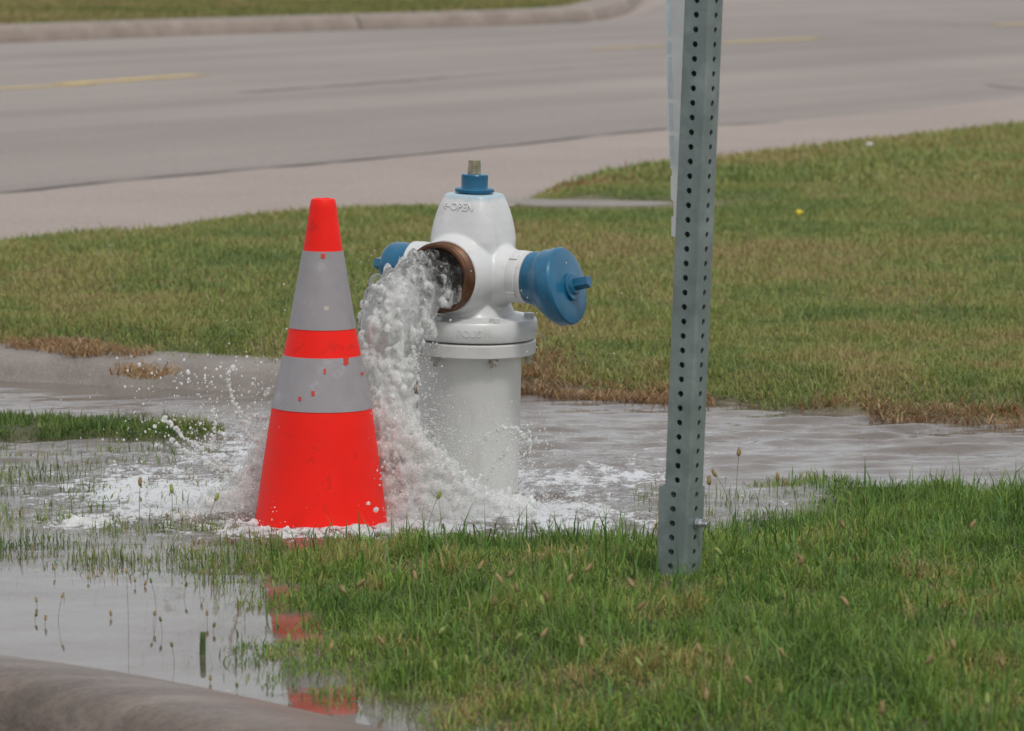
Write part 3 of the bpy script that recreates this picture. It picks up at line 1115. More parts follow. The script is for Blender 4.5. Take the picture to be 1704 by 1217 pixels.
def t_back(lo, hi):
    def f(x, y, r_):
        px, py = proj(x, y, 0.0)
        s = sdf(BACK, x, y) + (fbm(x * 6, y * 6, 16, 3) - .5) * np.clip(y * 0.012, 0.05, 0.4)
        edge = sdf(BACK, x, y)
        return (s > 0.0) & (edge > -0.12) & ((y < 12) | (sdf(PATHW, x, y) < -0.02)) & (px > -220) & (px < 1930) & (y >= lo) & (y < hi)
    return f


def brown_edge(x, y):
    px, py = proj(x, y, 0.0)
    d = np.abs(sdf(BACK, x, y))
    near = (y < 11.5)
    f = near * (1 - sstep(0.02, 0.12, d)) * (0.0 + 0.7 * sstep(0.42, 0.6, fbm(x * 4, y * 4, 44, 3)))
    f = np.maximum(f, 0.9 * np.exp(-(((px - 900) / 50) ** 2 + ((py - 640) / 22) ** 2)))
    f = np.maximum(f, 0.75 * (1 - sstep(0.02, 0.16, d)) * near * (px > 1350))
    d2 = 0.10 * np.clip((fbm(x * 1.6, y * 1.6, 45, 4) - 0.52) * 4, 0, 1)
    f = np.maximum(f, 0.8 * np.exp(-(((px - 975) / 80) ** 2 + ((py - 322) / 9) ** 2)))
    return np.maximum(f, d2)


blades('grass', 260000, (-2.3, 2.4, 9.0, 11.6), t_back(0, 11.6),
       lambda x, y, r_: 0.016 + 0.030 * fbm(x * 4, y * 4, 97, 3) ** 1.4,
       lambda x, y, r_: np.full(x.shape, 0.0036), PAL_BACK, PW_BACK, tz_only,
       'olive lawn on the bank behind the hydrant', 0.8, var=(0.78, 1.2), flat=0.25, patch_scale=1.6, brown=brown_edge, seed=6)
blades('grass', 330000, (-3.2, 3.6, 11.6, 17.0), t_back(11.6, 17.0),
       lambda x, y, r_: (0.024 + 0.018 * fbm(x * 4, y * 4, 98, 3)) * (0.25 + 0.75 * sstep(0.0, 0.6, -sdf(PATHW, x, y))),
       lambda x, y, r_: np.full(x.shape, 0.0044), PAL_BACK, [.12, .28, .31, .21, .06, .02], tz_only,
       'dry olive lawn between hydrant and road', 0.8, var=(0.78, 1.2), flat=0.3, patch_scale=1.1, brown=brown_edge, seed=7)
blades('grass', 160000, (-0.5, 5.0, 17.0, 27.0), t_back(17.0, 27.0),
       lambda x, y, r_: (0.032 + 0.02 * fbm(x * 3, y * 3, 99, 3)) * (0.35 + 0.65 * sstep(0.0, 0.6, -sdf(PATHW, x, y))),
       lambda x, y, r_: np.full(x.shape, 0.0095), PAL_BACK, [.12, .28, .31, .21, .06, .02], tz_only,
       'lawn corner reaching out to the road at the right', 0.8, var=(0.78, 1.2), flat=0.3, patch_scale=0.9, brown=brown_edge, seed=8)
# tangled dead runners hanging over the kerb
DR = np.array(edge_left + edge_right[:1])


def t_dead(x, y, r_):
    px, py = proj(x, y, 0.0)
    P = np.array(edge_left + edge_right)
    d = seg_dist(P, x, y, False)
    f = np.clip((fbm(x * 5, y * 5, 144, 3) - 0.52) * 6, 0, 1)
    f = np.where(px > 1450, np.maximum(f, 0.35), f)
    patch = ((px - 235) / 48) ** 2 + ((py - 668) / 7) ** 2 < fbm(x * 30, y * 30, 3, 2) * 1.8
    return (((d < 0.05 + 0.06 * f) & (r_.uniform(0, 1, x.shape) < f)) | (patch & (r_.uniform(0, 1, x.shape) < .6))) & (px > -200) & (px < 1900)


def dead_z(x, y):
    px, py = proj(x, y, 0.0)
    z = terrain_z(x, y)[0]
    return np.where(px < 640, np.maximum(z, 0.069), np.maximum(z, 0.002))


blades('dead_grass', 130000, (-2.0, 2.0, 8.8, 10.6), t_dead,
       lambda x, y, r_: np.full(x.shape, 0.055), lambda x, y, r_: np.full(x.shape, 0.0032),
       [(0.40, 0.26, 0.13), (0.33, 0.19, 0.08), (0.46, 0.33, 0.19), (0.24, 0.13, 0.06)], [.3, .3, .2, .2], dead_z,
       'dead straw coloured grass hanging along the bank edge', 0.3, seed=9, flat=0.95)


def far_z(x, y):
    return np.full(x.shape, 0.14)


VG = np.array(vg + [(30, 300), (0, 700), (-500, 700), (-400, 60)])


def t_far(x, y, r_):
    px, py = proj(x, y, 0.15)
    return inside(VG, x, y) & (seg_dist(VG[:11], x, y, False) > 0.5) & (px > -120) & (px < 1060) & (py > -60) & (py < 60)


blades('grass', 260000, (-8.5, 3.5, 36.0, 62.0), t_far,
       lambda x, y, r_: np.full(x.shape, 0.06), lambda x, y, r_: np.full(x.shape, 0.022),
       [(0.18, 0.20, 0.06), (0.25, 0.26, 0.08), (0.31, 0.28, 0.10), (0.36, 0.27, 0.13)], [.2, .3, .3, .2], far_z,
       'yellowing verge on the far side of the road', 0.5, patch_scale=0.6, seed=10)

# ------------------------------------------------------------------ hydrant
SH = F / (HB.y * cp + CH * sp)        # px per metre there
lean_x, lean_y = R(1.5), R(-1.5)      # a little to the right and towards the camera
hyd = empty('fire_hydrant', HB)
hyd.rotation_euler = (-lean_y * 1.0, lean_x, 0)
tag(hyd, 'white fire hydrant with blue caps, one outlet open and gushing water', 'fire hydrant')


def hz(py):
    return (820 - py) / (SH * cp)


FR = Vector((-0.5, -0.866, 0))       # open outlet points here (left, towards the camera)
RT = Vector((0.866, -0.5, 0))
LF = -RT
NZ = hz(453)


def sup_sections(secs, n_=3.2, segs=64, rot=math.atan2(FR.y, FR.x)):
    V, Fc = [], []
    for z, s, nn_ in secs:
        for i in range(segs):
            a = 2 * math.pi * i / segs
            c, s_ = math.cos(a), math.sin(a)
            r_ = s / ((abs(c) ** nn_ + abs(s_) ** nn_) ** (1 / nn_))
            V.append(Vector((r_ * math.cos(a + rot), r_ * math.sin(a + rot), z)))
    for k in range(len(secs) - 1):
        for i in range(segs):
            j = (i + 1) % segs
            Fc.append((k * segs + i, k * segs + j, (k + 1) * segs + j, (k + 1) * segs + i))
    Fc.append(tuple(reversed(range(segs))))
    b = (len(secs) - 1) * segs
    Fc.append(tuple(b + i for i in range(segs)))
    return V, Fc


bz = hz(324)
body = sup_sections([(hz(526), 0.098, 2.2), (hz(516), 0.086, 2.4), (hz(500), 0.074, 2.8), (hz(480), 0.072, 3), (NZ, 0.076, 3.2), (hz(420), 0.0785, 3.4), (hz(398), 0.0780, 3.8), (hz(382), 0.0755, 3.8),
                     (hz(366), 0.0715, 3.8), (hz(350), 0.0660, 3.8), (hz(338), 0.0605, 3.8), (hz(330), 0.0562, 3.8), (bz, 0.0532, 3.8), (bz + 0.0015, 0.049, 3.6)])
c0 = Vector((0, 0, NZ))
boss_f = lathe([(0.084, 0.0), (0.086, 0.05), (0.0835, 0.085), (0.079, 0.103), (0.0775, 0.112)], c0, FR)
boss_fs = ico(c0 + FR * 0.018, 0.090, 3)
boss_r = lathe([(0.072, 0.0), (0.070, 0.06), (0.062, 0.083), (0.0555, 0.10), (0.054, 0.112)], c0, RT)
boss_l = lathe([(0.072, 0.0), (0.070, 0.06), (0.062, 0.083), (0.0555, 0.10), (0.054, 0.112)], c0, LF)
V, Fc = join(body, boss_f, boss_fs, boss_r, boss_l)
bon_me = remeshed('bonnet', V, Fc, 0.0030, 5, 0.5)
bonnet = link('bonnet', bon_me, M['white_top'], hyd)

# collars of the side outlets
for ax in (RT, LF):
    V, Fc = lathe([(0.0535, 0.0), (0.0550, 0.003), (0.0550, 0.022), (0.0535, 0.0235), (0.0535, 0.026), (0.0545, 0.0275), (0.0545, 0.036), (0.050, 0.037)], c0 + ax * 0.106, ax, 48)
    parts = [(V, Fc)]
    for k in range(4):        # lugs
        a = k * math.pi / 2 + 0.65
        u, v, n = frame(ax)
        d = u * math.cos(a) + v * math.sin(a)
        e = u * -math.sin(a) + v * math.cos(a)
        o_ = c0 + ax * 0.120 + d * 0.055
        bx = [o_ + ax * i * 0.009 + e * j * 0.007 + d * k2 * 0.0022 for i in (-1, 1) for j in (-1, 1) for k2 in (-1, 1)]
        parts.append((bx, [(0, 1, 3, 2), (4, 6, 7, 5), (0, 4, 5, 1), (2, 3, 7, 6), (0, 2, 6, 4), (1, 5, 7, 3)]))
    link('outlet_collar', sharp(py_mesh('outlet_collar', *join(*parts))), M['white'], hyd)

# the open front outlet: threaded bronze ring and dark bore
prof = [(0.070, 0.0), (0.0735, 0.002)]
for k in range(6):
    prof += [(0.0738, 0.004 + k * 0.0045), (0.0722, 0.0062 + k * 0.0045)]
prof += [(0.0735, 0.033), (0.072, 0.0355), (0.066, 0.036), (0.0620, 0.033), (0.0615, 0.004)]
V, Fc = lathe(prof, c0 + FR * 0.110, FR, 64, (False, False))
link('outlet_ring', sharp(py_mesh('outlet_ring', V, Fc), 60), M['brass'], hyd)
V, Fc = lathe([(0.0614, 0.034), (0.0612, 0.0045), (0.0001, 0.0045)], c0 + FR * 0.110, FR, 48, (False, False))
link('outlet_bore', sharp(py_mesh('outlet_bore', V, Fc)), M['bore'], hyd)

# right cap, its big disc sagging out of line with the outlet
nd = Vector((0.846, -0.47 * cp + 0.254 * sp, 0.254 * cp + 0.47 * sp * 0)).normalized()
secs = []
for d, r_, k in [(0.143, 0.0505, 0), (0.1435, 0.0535, 0), (0.150, 0.0560, 0.02), (0.160, 0.0565, 0.1), (0.166, 0.0580, 0.25), (0.176, 0.0650, 0.5), (0.186, 0.0730, 0.75), (0.196, 0.0785, 0.95)]:
    secs.append((c0 + RT * d + Vector((0, 0, -0.015 * k)), RT.lerp(nd, k), r_))
dc = c0 + RT * 0.208 + Vector((0, 0, -0.015))
secs += [(dc + nd * -0.004, nd, 0.0806), (dc + nd * 0.004, nd, 0.0815), (dc + nd * 0.018, nd, 0.0818), (dc + nd * 0.0225, nd, 0.0790), (dc + nd * 0.0245, nd, 0.0735), (dc + nd * 0.0262, nd, 0.055), (dc + nd * 0.0275, nd, 0.034),
         (dc + nd * 0.0285, nd, 0.0255), (dc + nd * 0.031, nd, 0.0235), (dc + nd * 0.040, nd, 0.0215), (dc + nd * 0.0415, nd, 0.0195), (dc + nd * 0.0417, nd, 0.012)]
cap_r = link('outlet_cap', sharp(py_mesh('outlet_cap', *rings(secs, 64)), 28), M['blue'], hyd)


def penta(a):
    a = (a + 0.3) % (2 * math.pi / 5) - math.pi / 5
    return math.cos(math.pi / 5) / math.cos(a) * 1.12


V, Fc = lathe([(0.0125, 0.0), (0.0125, 0.031), (0.0112, 0.033)], dc + nd * 0.040, nd, 40, (True, True), penta)
link('cap_nut', sharp(py_mesh('cap_nut', V, Fc), 25), M['blue'], cap_r)
V, Fc = lathe([(0.029, 0.0), (0.0295, 0.007), (0.0275, 0.0085)], dc + nd * 0.0275 + Vector((0, 0, -0.004)), nd, 32)
link('cap_hub', sharp(py_mesh('cap_hub', V, Fc), 25), M['blue'], cap_r)
# left cap
secs = [(c0 + LF * d, LF, r_) for d, r_ in [(0.143, 0.047), (0.1435, 0.0495), (0.150, 0.0500), (0.188, 0.0495), (0.196, 0.0475), (0.204, 0.042), (0.209, 0.033), (0.211, 0.020), (0.2115, 0.01)]]
cap_l = link('outlet_cap', sharp(py_mesh('outlet_cap', *rings(secs, 56)), 28), M['blue'], hyd)
V, Fc = lathe([(0.0125, 0.0), (0.0125, 0.027), (0.0112, 0.029)], c0 + LF * 0.209, LF, 40, (True, True), penta)
link('cap_nut', sharp(py_mesh('cap_nut', V, Fc), 25), M['blue'], cap_l)

# top: weather cap and operating nut
V, Fc = lathe([(0.0335, 0.0), (0.0335, 0.004), (0.0408, 0.0045), (0.0412, 0.010), (0.0385, 0.0125), (0.0285, 0.0140), (0.0278, 0.0165), (0.0280, 0.0395), (0.0268, 0.0415), (0.013, 0.0420)], (0, 0, bz), (0, 0, 1), 48)
link('weather_cap', sharp(py_mesh('weather_cap', V, Fc), 28), M['blue'], hyd)
V, Fc = lathe([(0.0138, 0.0), (0.0122, 0.029), (0.0105, 0.030)], (0, 0, bz + 0.0415), (0, 0, 1), 40, (True, True), penta)
link('operating_nut', sharp(py_mesh('operating_nut', V, Fc), 25), M['nut'], hyd)

# flanges, barrel
FR_ = 109 / SH
zu0, zu1, zl0, zl1 = hz(557), hz(525), hz(583), hz(560.5)
V, Fc = lathe([(FR_ - 0.012, zu0), (FR_ - 0.002, zu0), (FR_, zu0 + 0.003), (FR_ + 0.0012, zu0 + 0.02), (FR_, zu1 - 0.005), (FR_ - 0.004, zu1), (0.108, zu1 + 0.004), (0.09, zu1 + 0.008), (0.06, zu1 + 0.009)], (0, 0, 0), (0, 0, 1), 72)
link('upper_flange', sharp(py_mesh('upper_flange', V, Fc), 35), M['white'], hyd)
V, Fc = lathe([(0.085, zl0), (FR_ - 0.004, zl0), (FR_ - 0.0015, zl0 + 0.002), (FR_ - 0.001, zl1 - 0.003), (FR_ - 0.004, zl1), (0.118, zl1 + 0.0005), (0.117, zu0 + 0.001), (0.05, zu0 + 0.001)], (0, 0, 0), (0, 0, 1), 72)
link('lower_flange', sharp(py_mesh('lower_flange', V, Fc), 35), M['barrel'], hyd)
BR = 85 / SH
V, Fc = lathe([(BR, -0.06), (BR, 0.1), (BR, zl0 - 0.012), (BR + 0.003, zl0 - 0.004), (BR + 0.008, zl0 + 0.001)], (0, 0, 0), (0, 0, 1), 72)
link('barrel', sharp(py_mesh('barrel', V, Fc), 35), M['barrel'], hyd)

hexs = lambda a: math.cos(math.pi / 6) / math.cos((a % (math.pi / 3)) - math.pi / 6) * 1.08
for k in range(6):
    a = R(-90 + 24 + 60 * k)
    c_ = Vector((math.cos(a) * (FR_ - 0.0165), math.sin(a) * (FR_ - 0.0165), 0))
    V, Fc = lathe([(0.0115, 0.0), (0.0115, 0.009), (0.0095, 0.0105)], c_ + Vector((0, 0, zu1 + 0.001)), (0, 0, 1), 24, (True, True), hexs)
    b_ = link('bolt', sharp(py_mesh('bolt', V, Fc), 25), M['white'], hyd)
    V, Fc = join(lathe([(0.0105, 0.0), (0.0105, 0.009)], c_ + Vector((0, 0, zl0 - 0.0095)), (0, 0, 1), 24, (True, True), hexs),
                 lathe([(0.0052, 0.0), (0.0052, 0.012)], c_ + Vector((0, 0, zl0 - 0.0205)), (0, 0, 1), 16))
    link('nut', sharp(py_mesh('nut', V, Fc), 25), M['dark_bolt'], hyd)
# a wisp of wire on the flange
wp = [Vector((FR_ * 0.98, -0.03, zu0 + 0.018)), Vector((FR_ + 0.008, -0.034, zu0 + 0.010)), Vector((FR_ + 0.020, -0.036, zu0 - 0.004)), Vector((FR_ + 0.030, -0.036, zu0 - 0.018))]
V, Fc = rings([(q, (wp[min(i + 1, 3)] - wp[max(i - 1, 0)]), 0.0008) for i, q in enumerate(wp)], 6)
link('wire', py_mesh('wire', V, Fc, True), M['wire'], hyd)


# raised cast letters laid onto the castings
def letters(name, text, size, mapper, mat, parent, extrude=0.0012):
    cu = bpy.data.curves.new(name, 'FONT')
    cu.body = text
    cu.size = size
    cu.extrude = extrude
    cu.bevel_depth = 0.0003
    cu.align_x = 'CENTER'
    cu.align_y = 'CENTER'
    cu.resolution_u = 3
    o_ = bpy.data.objects.new(name, cu)
    COL.objects.link(o_)
    dg = bpy.context.evaluated_depsgraph_get()
    me_ = bpy.data.meshes.new_from_object(o_.evaluated_get(dg))
    bpy.data.objects.remove(o_)
    for v in me_.vertices:
        v.co = mapper(v.co)
    me_.name = name
    return link(name, me_, mat, parent)


bvh = BVHTree.FromPolygons([v.co.copy() for v in bon_me.vertices], [tuple(q.vertices) for q in bon_me.polygons])
fu = Vector((0.866, -0.5, 0))      # rightwards along the front face


def map_front(cx_, cz_):
    def f(co):
        o_ = fu * (cx_ + co.x) + Vector((0, 0, cz_ + co.y)) + FR * 0.3
        h = bvh.ray_cast(o_, -FR)
        base_ = h[0] if h[0] else o_ - FR * 0.24
        return base_ + FR * (co.z + 0.0004)
    return f


letters('lettering', '\u2190OPEN', 0.021, map_front(-0.002, hz(342)), M['white'], hyd, 0.0013)


def map_flange(a0, cz_):
    def f(co):
        a = a0 + co.x / FR_
        r_ = FR_ + 0.0004 + co.z
        return Vector((math.cos(a) * r_, math.sin(a) * r_, cz_ + co.y))
    return f


letters('lettering', 'POLIS', 0.020, map_flange(R(-90 - 1), (zu0 + zu1) / 2 - 0.001), M['white'], hyd, 0.0010)

# ------------------------------------------------------------------ water jet
H3 = lambda px, py, dy: at_y(px, py, HB.y + dy)
jp = [(H3(768, 464, -0.095), .046), (H3(746, 464, -0.118), .051), (H3(720, 467, -0.15), .057), (H3(694, 482, -0.180), .068), (H3(668, 508, -0.205), .079), (H3(653, 545, -0.225), .077), (H3(646, 585, -0.245), .067),
      (H3(646, 620, -0.26), .058), (H3(650, 670, -0.27), .052), (H3(658, 730, -0.28), .060), (H3(668, 790, -0.285), .072), (H3(672, 850, -0.29), .085)]
parts = []
r_ = random.Random(11)
for i in range(len(jp) - 1):
    a, ra = jp[i]
    b, rb = jp[i + 1]
    n = 4
    for k in range(n):
        t_ = k / n
        c_ = a.lerp(b, t_)
        rr = ra + (rb - ra) * t_
        parts.append(ico(c_, rr * 0.90, 2))
        m_ = 26 if i > 4 else (5 if i < 2 else 16)
        for _ in range(m_):
            d = Vector((r_.gauss(0, 1), r_.gauss(0, 1), r_.gauss(0, 1))).normalized()
            q = rr * r_.uniform(0.06, 0.17) * (1.6 if i < 3 else 1)
            parts.append(ico(c_ + d * (rr * 0.98 - q * r_.uniform(-0.3, 1.0)), (q, q, q * r_.uniform(0.9, 2.2)), 1))
# thin sheets and strings peeling off the right-hand edge
for (x0, y0, x1, y1, w0) in [(700, 545, 690, 640, .006), (690, 560, 672, 668, .004), (716, 520, 698, 590, .007), (698, 600, 684, 655, .0035), (610, 520, 596, 600, .006)]:
    for k in range(26):
        t_ = k / 25
        c_ = H3(x0 + (x1 - x0) * t_ + r_.uniform(-3, 3), y0 + (y1 - y0) * t_, -0.22 - 0.02 * t_)
        parts.append(ico(c_, w0 * r_.uniform(0.5, 1.3) * (1 - .4 * t_), 1))
jet = remeshed('water_jet', *join(*parts), 0.0036, 1, 0.5)
jet.update()
nv = len(jet.vertices)
co = np.empty(nv * 3, np.float32)
no = np.empty(nv * 3, np.float32)
jet.vertices.foreach_get('co', co)
jet.vertices.foreach_get('normal', no)
co = co.reshape(-1, 3)
no = no.reshape(-1, 3)
disp = np.array([mnoise.turbulence(Vector(map(float, c * np.array((17, 17, 10)))), 3, True) for c in co])
disp2 = np.array([mnoise.noise(Vector(map(float, c * 90))) for c in co])
pxj, pyj = proj(co[:, 0], co[:, 1], co[:, 2])
grow = sstep(0.0, 0.13, 0.55 * (co[:, 2].max() - co[:, 2]) + 0.45 * np.maximum(0, (co[:, 0].max() - co[:, 0])) - 0.018)
# strands drawn out along the flow
disp3 = np.array([mnoise.turbulence(Vector(map(float, c * np.array((55, 55, 16)))), 2, False) for c in co])
co = co + no * ((disp - disp.mean()) * (0.008 + 0.003 * grow) + disp2 * 0.0012 * grow + (disp3 - disp3.mean()) * 0.007 * grow)[:, None]
jet.vertices.foreach_set('co', co.ravel())
jet.update()
JETCO, JETNO = co.copy(), no.copy()
# aeration grows with the distance the water has fallen
pxj, pyj = proj(co[:, 0], co[:, 1], co[:, 2])
aer = 0.0 + 1.0 * grow
a = jet.attributes.new('aeration', 'FLOAT', 'POINT')
a.data.foreach_set('value', aer.astype(np.float32))
jo = link('water_jet', jet, M['jet'])
tag(jo, 'thick white gush of water pouring from the open hydrant outlet', 'water jet')

# clear skin of unbroken water over the aerated core, thickest near the outlet
m, t, out = new_mat('clear_water_skin')
nb = noise_node(t, 34, 5, 0.55, stretch=(1, 1, 0.55))
nrm = bump(t, nb.outputs['Fac'], 1.0, 0.012)
gs = N(t, 'ShaderNodeBsdfGlossy')
gs.inputs['Roughness'].default_value = 0.02
t.links.new(nrm, gs.inputs['Normal'])
tp = N(t, 'ShaderNodeBsdfTransparent')
tp.inputs['Color'].default_value = (0.99, 0.992, 0.99, 1)
fz = N(t, 'ShaderNodeFresnel')
fz.inputs['IOR'].default_value = 1.33
t.links.new(nrm, fz.inputs['Normal'])
mz = N(t, 'ShaderNodeMixShader')
t.links.new(fz.outputs[0], mz.inputs['Fac'])
t.links.new(tp.outputs[0], mz.inputs[1])
t.links.new(gs.outputs[0], mz.inputs[2])
t.links.new(mz.outputs[0], out.inputs['Surface'])
M['skin'] = m
parts = []
r_ = random.Random(31)
for i in range(6):
    a, ra = jp[i]
    b, rb = jp[i + 1]
    for k in range(4):
        c_ = a.lerp(b, k / 4)
        rr = (ra + (rb - ra) * k / 4) * (0.94 if i < 2 else 0.93)
        parts.append(ico(c_, rr, 2))
        for _ in range(4):
            d = Vector((r_.gauss(0, 1), r_.gauss(0, 1), r_.gauss(0, 1))).normalized()
            q = rr * r_.uniform(0.18, 0.34)
            parts.append(ico(c_ + d * (rr * 1.03 - q * r_.uniform(0.6, 1.1)), (q, q, q * 1.5), 2))
skin = remeshed('water_skin', *join(*parts), 0.005, 3, 0.5)
nv = len(skin.vertices)
sco = np.empty(nv * 3, np.float32)
sno = np.empty(nv * 3, np.float32)
skin.vertices.foreach_get('co', sco)
skin.vertices.foreach_get('normal', sno)
sco = sco.reshape(-1, 3)
sno = sno.reshape(-1, 3)
dd = np.array([mnoise.noise(Vector(map(float, c * np.array((28, 28, 16))))) for c in sco])
sco = sco + sno * (dd * 0.006)[:, None]
skin.vertices.foreach_set('co', sco.ravel())
skin.update()
link('water_skin', skin, M['skin'], jo)

# froth thrown up where it lands
parts = []
r_ = random.Random(21)
def mound(px, py, dy, n, spread, rad, hgt):
    for _ in range(n):
        u = abs(r_.gauss(0, 0.5))
        a = r_.uniform(0, 6.283)
        rr = u * spread
        zz = hgt * max(0.0, (1 - u)) * r_.uniform(0.0, 1.0)
        c_ = at_z(px, py, 0)
        q = rad * r_.uniform(0.35, 1.0)
        parts.append(ico((c_.x + math.cos(a) * rr, c_.y + dy + math.sin(a) * rr * 0.8, zz), (q, q, q * r_.uniform(0.6, 1.5)), 1))
def bank(pts, n, y0, y1, rad):
    xs = [a for a, b in pts]
    for _ in range(n):
        a = r_.uniform(xs[0], xs[-1])
        top = float(np.interp(a, xs, [b for _, b in pts]))
        f_ = r_.random() ** 0.8
        b_ = top + (868 - top) * f_ + r_.gauss(0, 7)
        c_ = at_y(a + r_.gauss(0, 6), min(b_, 862), HB.y + r_.uniform(y0, y1))
        q = rad * r_.uniform(0.3, 1.0) * (0.55 + 0.6 * f_)
        parts.append(ico((c_.x, c_.y, max(c_.z, -0.005)), (q, q, q * r_.uniform(0.7, 1.5)), 1))
bank([(590, 640), (640, 655), (690, 690), (730, 740), (775, 790), (815, 818), (880, 842)], 5200, -0.36, -0.18, 0.013)
bank([(330, 848), (380, 812), (410, 760), (440, 700), (468, 655), (500, 650)], 3000, -0.30, -0.16, 0.013)
mound(600, 884, -0.02, 40, 0.05, 0.009, 0.018)
mound(130, 872, 0.0, 60, 0.05, 0.010, 0.012)
mound(170, 870, 0.0, 60, 0.08, 0.007, 0.008)
mound(290, 862, 0.0, 80, 0.16, 0.007, 0.008)
for (a, b_, n) in [(440, 884, 24), (480, 886, 24), (520, 888, 20), (640, 886, 30), (420, 872, 30)]:
    mound(a, b_, 0.0, n, 0.06, 0.007, 0.010)
fro = remeshed('splash', *join(*parts), 0.0046, 3, 0.5)
nv = len(fro.vertices)
co = np.empty(nv * 3, np.float32)
no = np.empty(nv * 3, np.float32)
fro.vertices.foreach_get('co', co)
fro.vertices.foreach_get('normal', no)
co = co.reshape(-1, 3)
no = no.reshape(-1, 3)
disp = np.array([mnoise.turbulence(Vector(map(float, c * 30)), 3, True) for c in co])
co = co + no * ((disp - disp.mean()) * 0.006)[:, None]
fro.vertices.foreach_set('co', co.ravel())
fro.update()
a = fro.attributes.new('froth', 'FLOAT', 'POINT')
a.data.foreach_set('value', (1.15 - 3.4 * co[:, 2]).astype(np.float32))
so = link('splash', fro, M['froth'])
tag(so, 'white froth thrown up where the gush hits the water', 'splash', kind='stuff')

# ------------------------------------------------------------------ drops in the air
bm = bmesh.new()
bmesh.ops.create_icosphere(bm, subdivisions=1, radius=1)
IV = np.array([v.co[:] for v in bm.verts])
IF = np.array([[v.index for v in f.verts] for f in bm.faces])
bm.free()
OV = np.array([(1, 0, 0), (-1, 0, 0), (0, 1, 0), (0, -1, 0), (0, 0, 1), (0, 0, -1)], float)
OF = np.array([(0, 2, 4), (2, 1, 4), (1, 3, 4), (3, 0, 4), (2, 0, 5), (1, 2, 5), (3, 1, 5), (0, 3, 5)])


def drops(name, P, r_, label, small=False, stretch=None):
    P = np.asarray(P)
    r_ = np.asarray(r_)
    BV, BF = (OV, OF) if small else (IV, IF)
    n = len(P)
    sc_ = np.stack([r_, r_, r_ * (1 if stretch is None else stretch)], 1)
    jit = rng.normal(1, 0.18, (n, len(BV), 1))
    V = (BV[None] * sc_[:, None, :] * jit + P[:, None, :]).reshape(-1, 3)
    Fc = (BF[None] + (np.arange(n) * len(BV))[:, None, None]).reshape(-1, 3)
    o_ = link(name, np_mesh(name, V, Fc, True), M['drop'])
    tag(o_, label, 'water drops', kind='stuff')
    return o_


PTS, RAD = [], []


def cloud(n, px, py, dy, sx_, sy_, sd_, r0, r1, skew=2.2, zmin=0.0):
    c_ = at_y(px, py, HB.y + dy)
    q = rng.normal(0, 1, (n, 3)) * np.array([sx_ / SH, sd_, sy_ / SH]) + np.array(c_)
    q[:, 2] = np.where(q[:, 2] < zmin, np.abs(q[:, 2]) * 0.5, q[:, 2])
    rr = r0 + (r1 - r0) * rng.uniform(0, 1, n) ** skew
    PTS.append(q)
    RAD.append(rr)


cloud(9200, 690, 780, -0.28, 42, 62, 0.07, .0006, .0020)
cloud(5800, 735, 830, -0.27, 60, 34, 0.08, .0007, .0024)
cloud(1700, 820, 835, -0.25, 90, 20, 0.10, .0007, .0024)
cloud(2600, 440, 810, -0.28, 30, 50, 0.06, .0007, .0024)
cloud(1400, 380, 850, -0.30, 70, 24, 0.10, .0007, .0022)
cloud(700, 360, 740, -0.28, 60, 60, 0.12, .0007, .0028, 3)
cloud(160, 330, 690, -0.28, 100, 50, 0.15, .0008, .0030, 3)
cloud(420, 850, 740, -0.26, 32, 26, 0.05, .0009, .0034, 2.4)
cloud(160, 820, 770, -0.28, 40, 40, 0.05, .0009, .0030, 2.4)
cloud(260, 700, 600, -0.24, 18, 60, 0.05, .0008, .0030, 2.4)
cloud(120, 640, 800, -0.42, 10, 50, 0.03, .0010, .0038, 2)
cloud(60, 590, 860, -0.46, 40, 20, 0.02, .0010, .0034, 2)
cloud(90, 900, 560, -0.1, 90, 90, 0.2, .0008, .0022, 3)
cloud(60, 450, 560, -0.1, 80, 60, 0.3, .0008, .0028, 3)
cloud(200, 600, 500, -0.2, 60, 50, 0.05, .0007, .0020, 3)
P_ = np.concatenate(PTS)
R_ = np.concatenate(RAD)
# drops tearing off the skin of the jet
jr = np.random.default_rng(3)
JA = np.clip(aer, 0, 1) ** 2 + 0.01
ji = jr.choice(len(JETCO), 1500, p=JA / JA.sum())
P_ = np.concatenate([P_, JETCO[ji] + JETNO[ji] * jr.uniform(-0.0005, 0.004, (len(ji), 1))])
R_ = np.concatenate([R_, 0.0007 + 0.0020 * jr.uniform(0, 1, len(ji)) ** 3])
# keep drops out of the hydrant barrel and of the cone
dh = np.hypot(P_[:, 0] - HB.x, P_[:, 1] - HB.y)
ok = (dh > 0.125) | (P_[:, 2] > 0.7)
CB = at_z(534, 866, 0)
rc = 0.145 - 0.165 * np.clip(P_[:, 2], 0, 0.66)
ok &= np.hypot(P_[:, 0] - CB.x, P_[:, 1] - CB.y) > rc
drops('water_drops', P_[ok], R_[ok], 'fine spray of drops round the foot of the hydrant and cone', True)

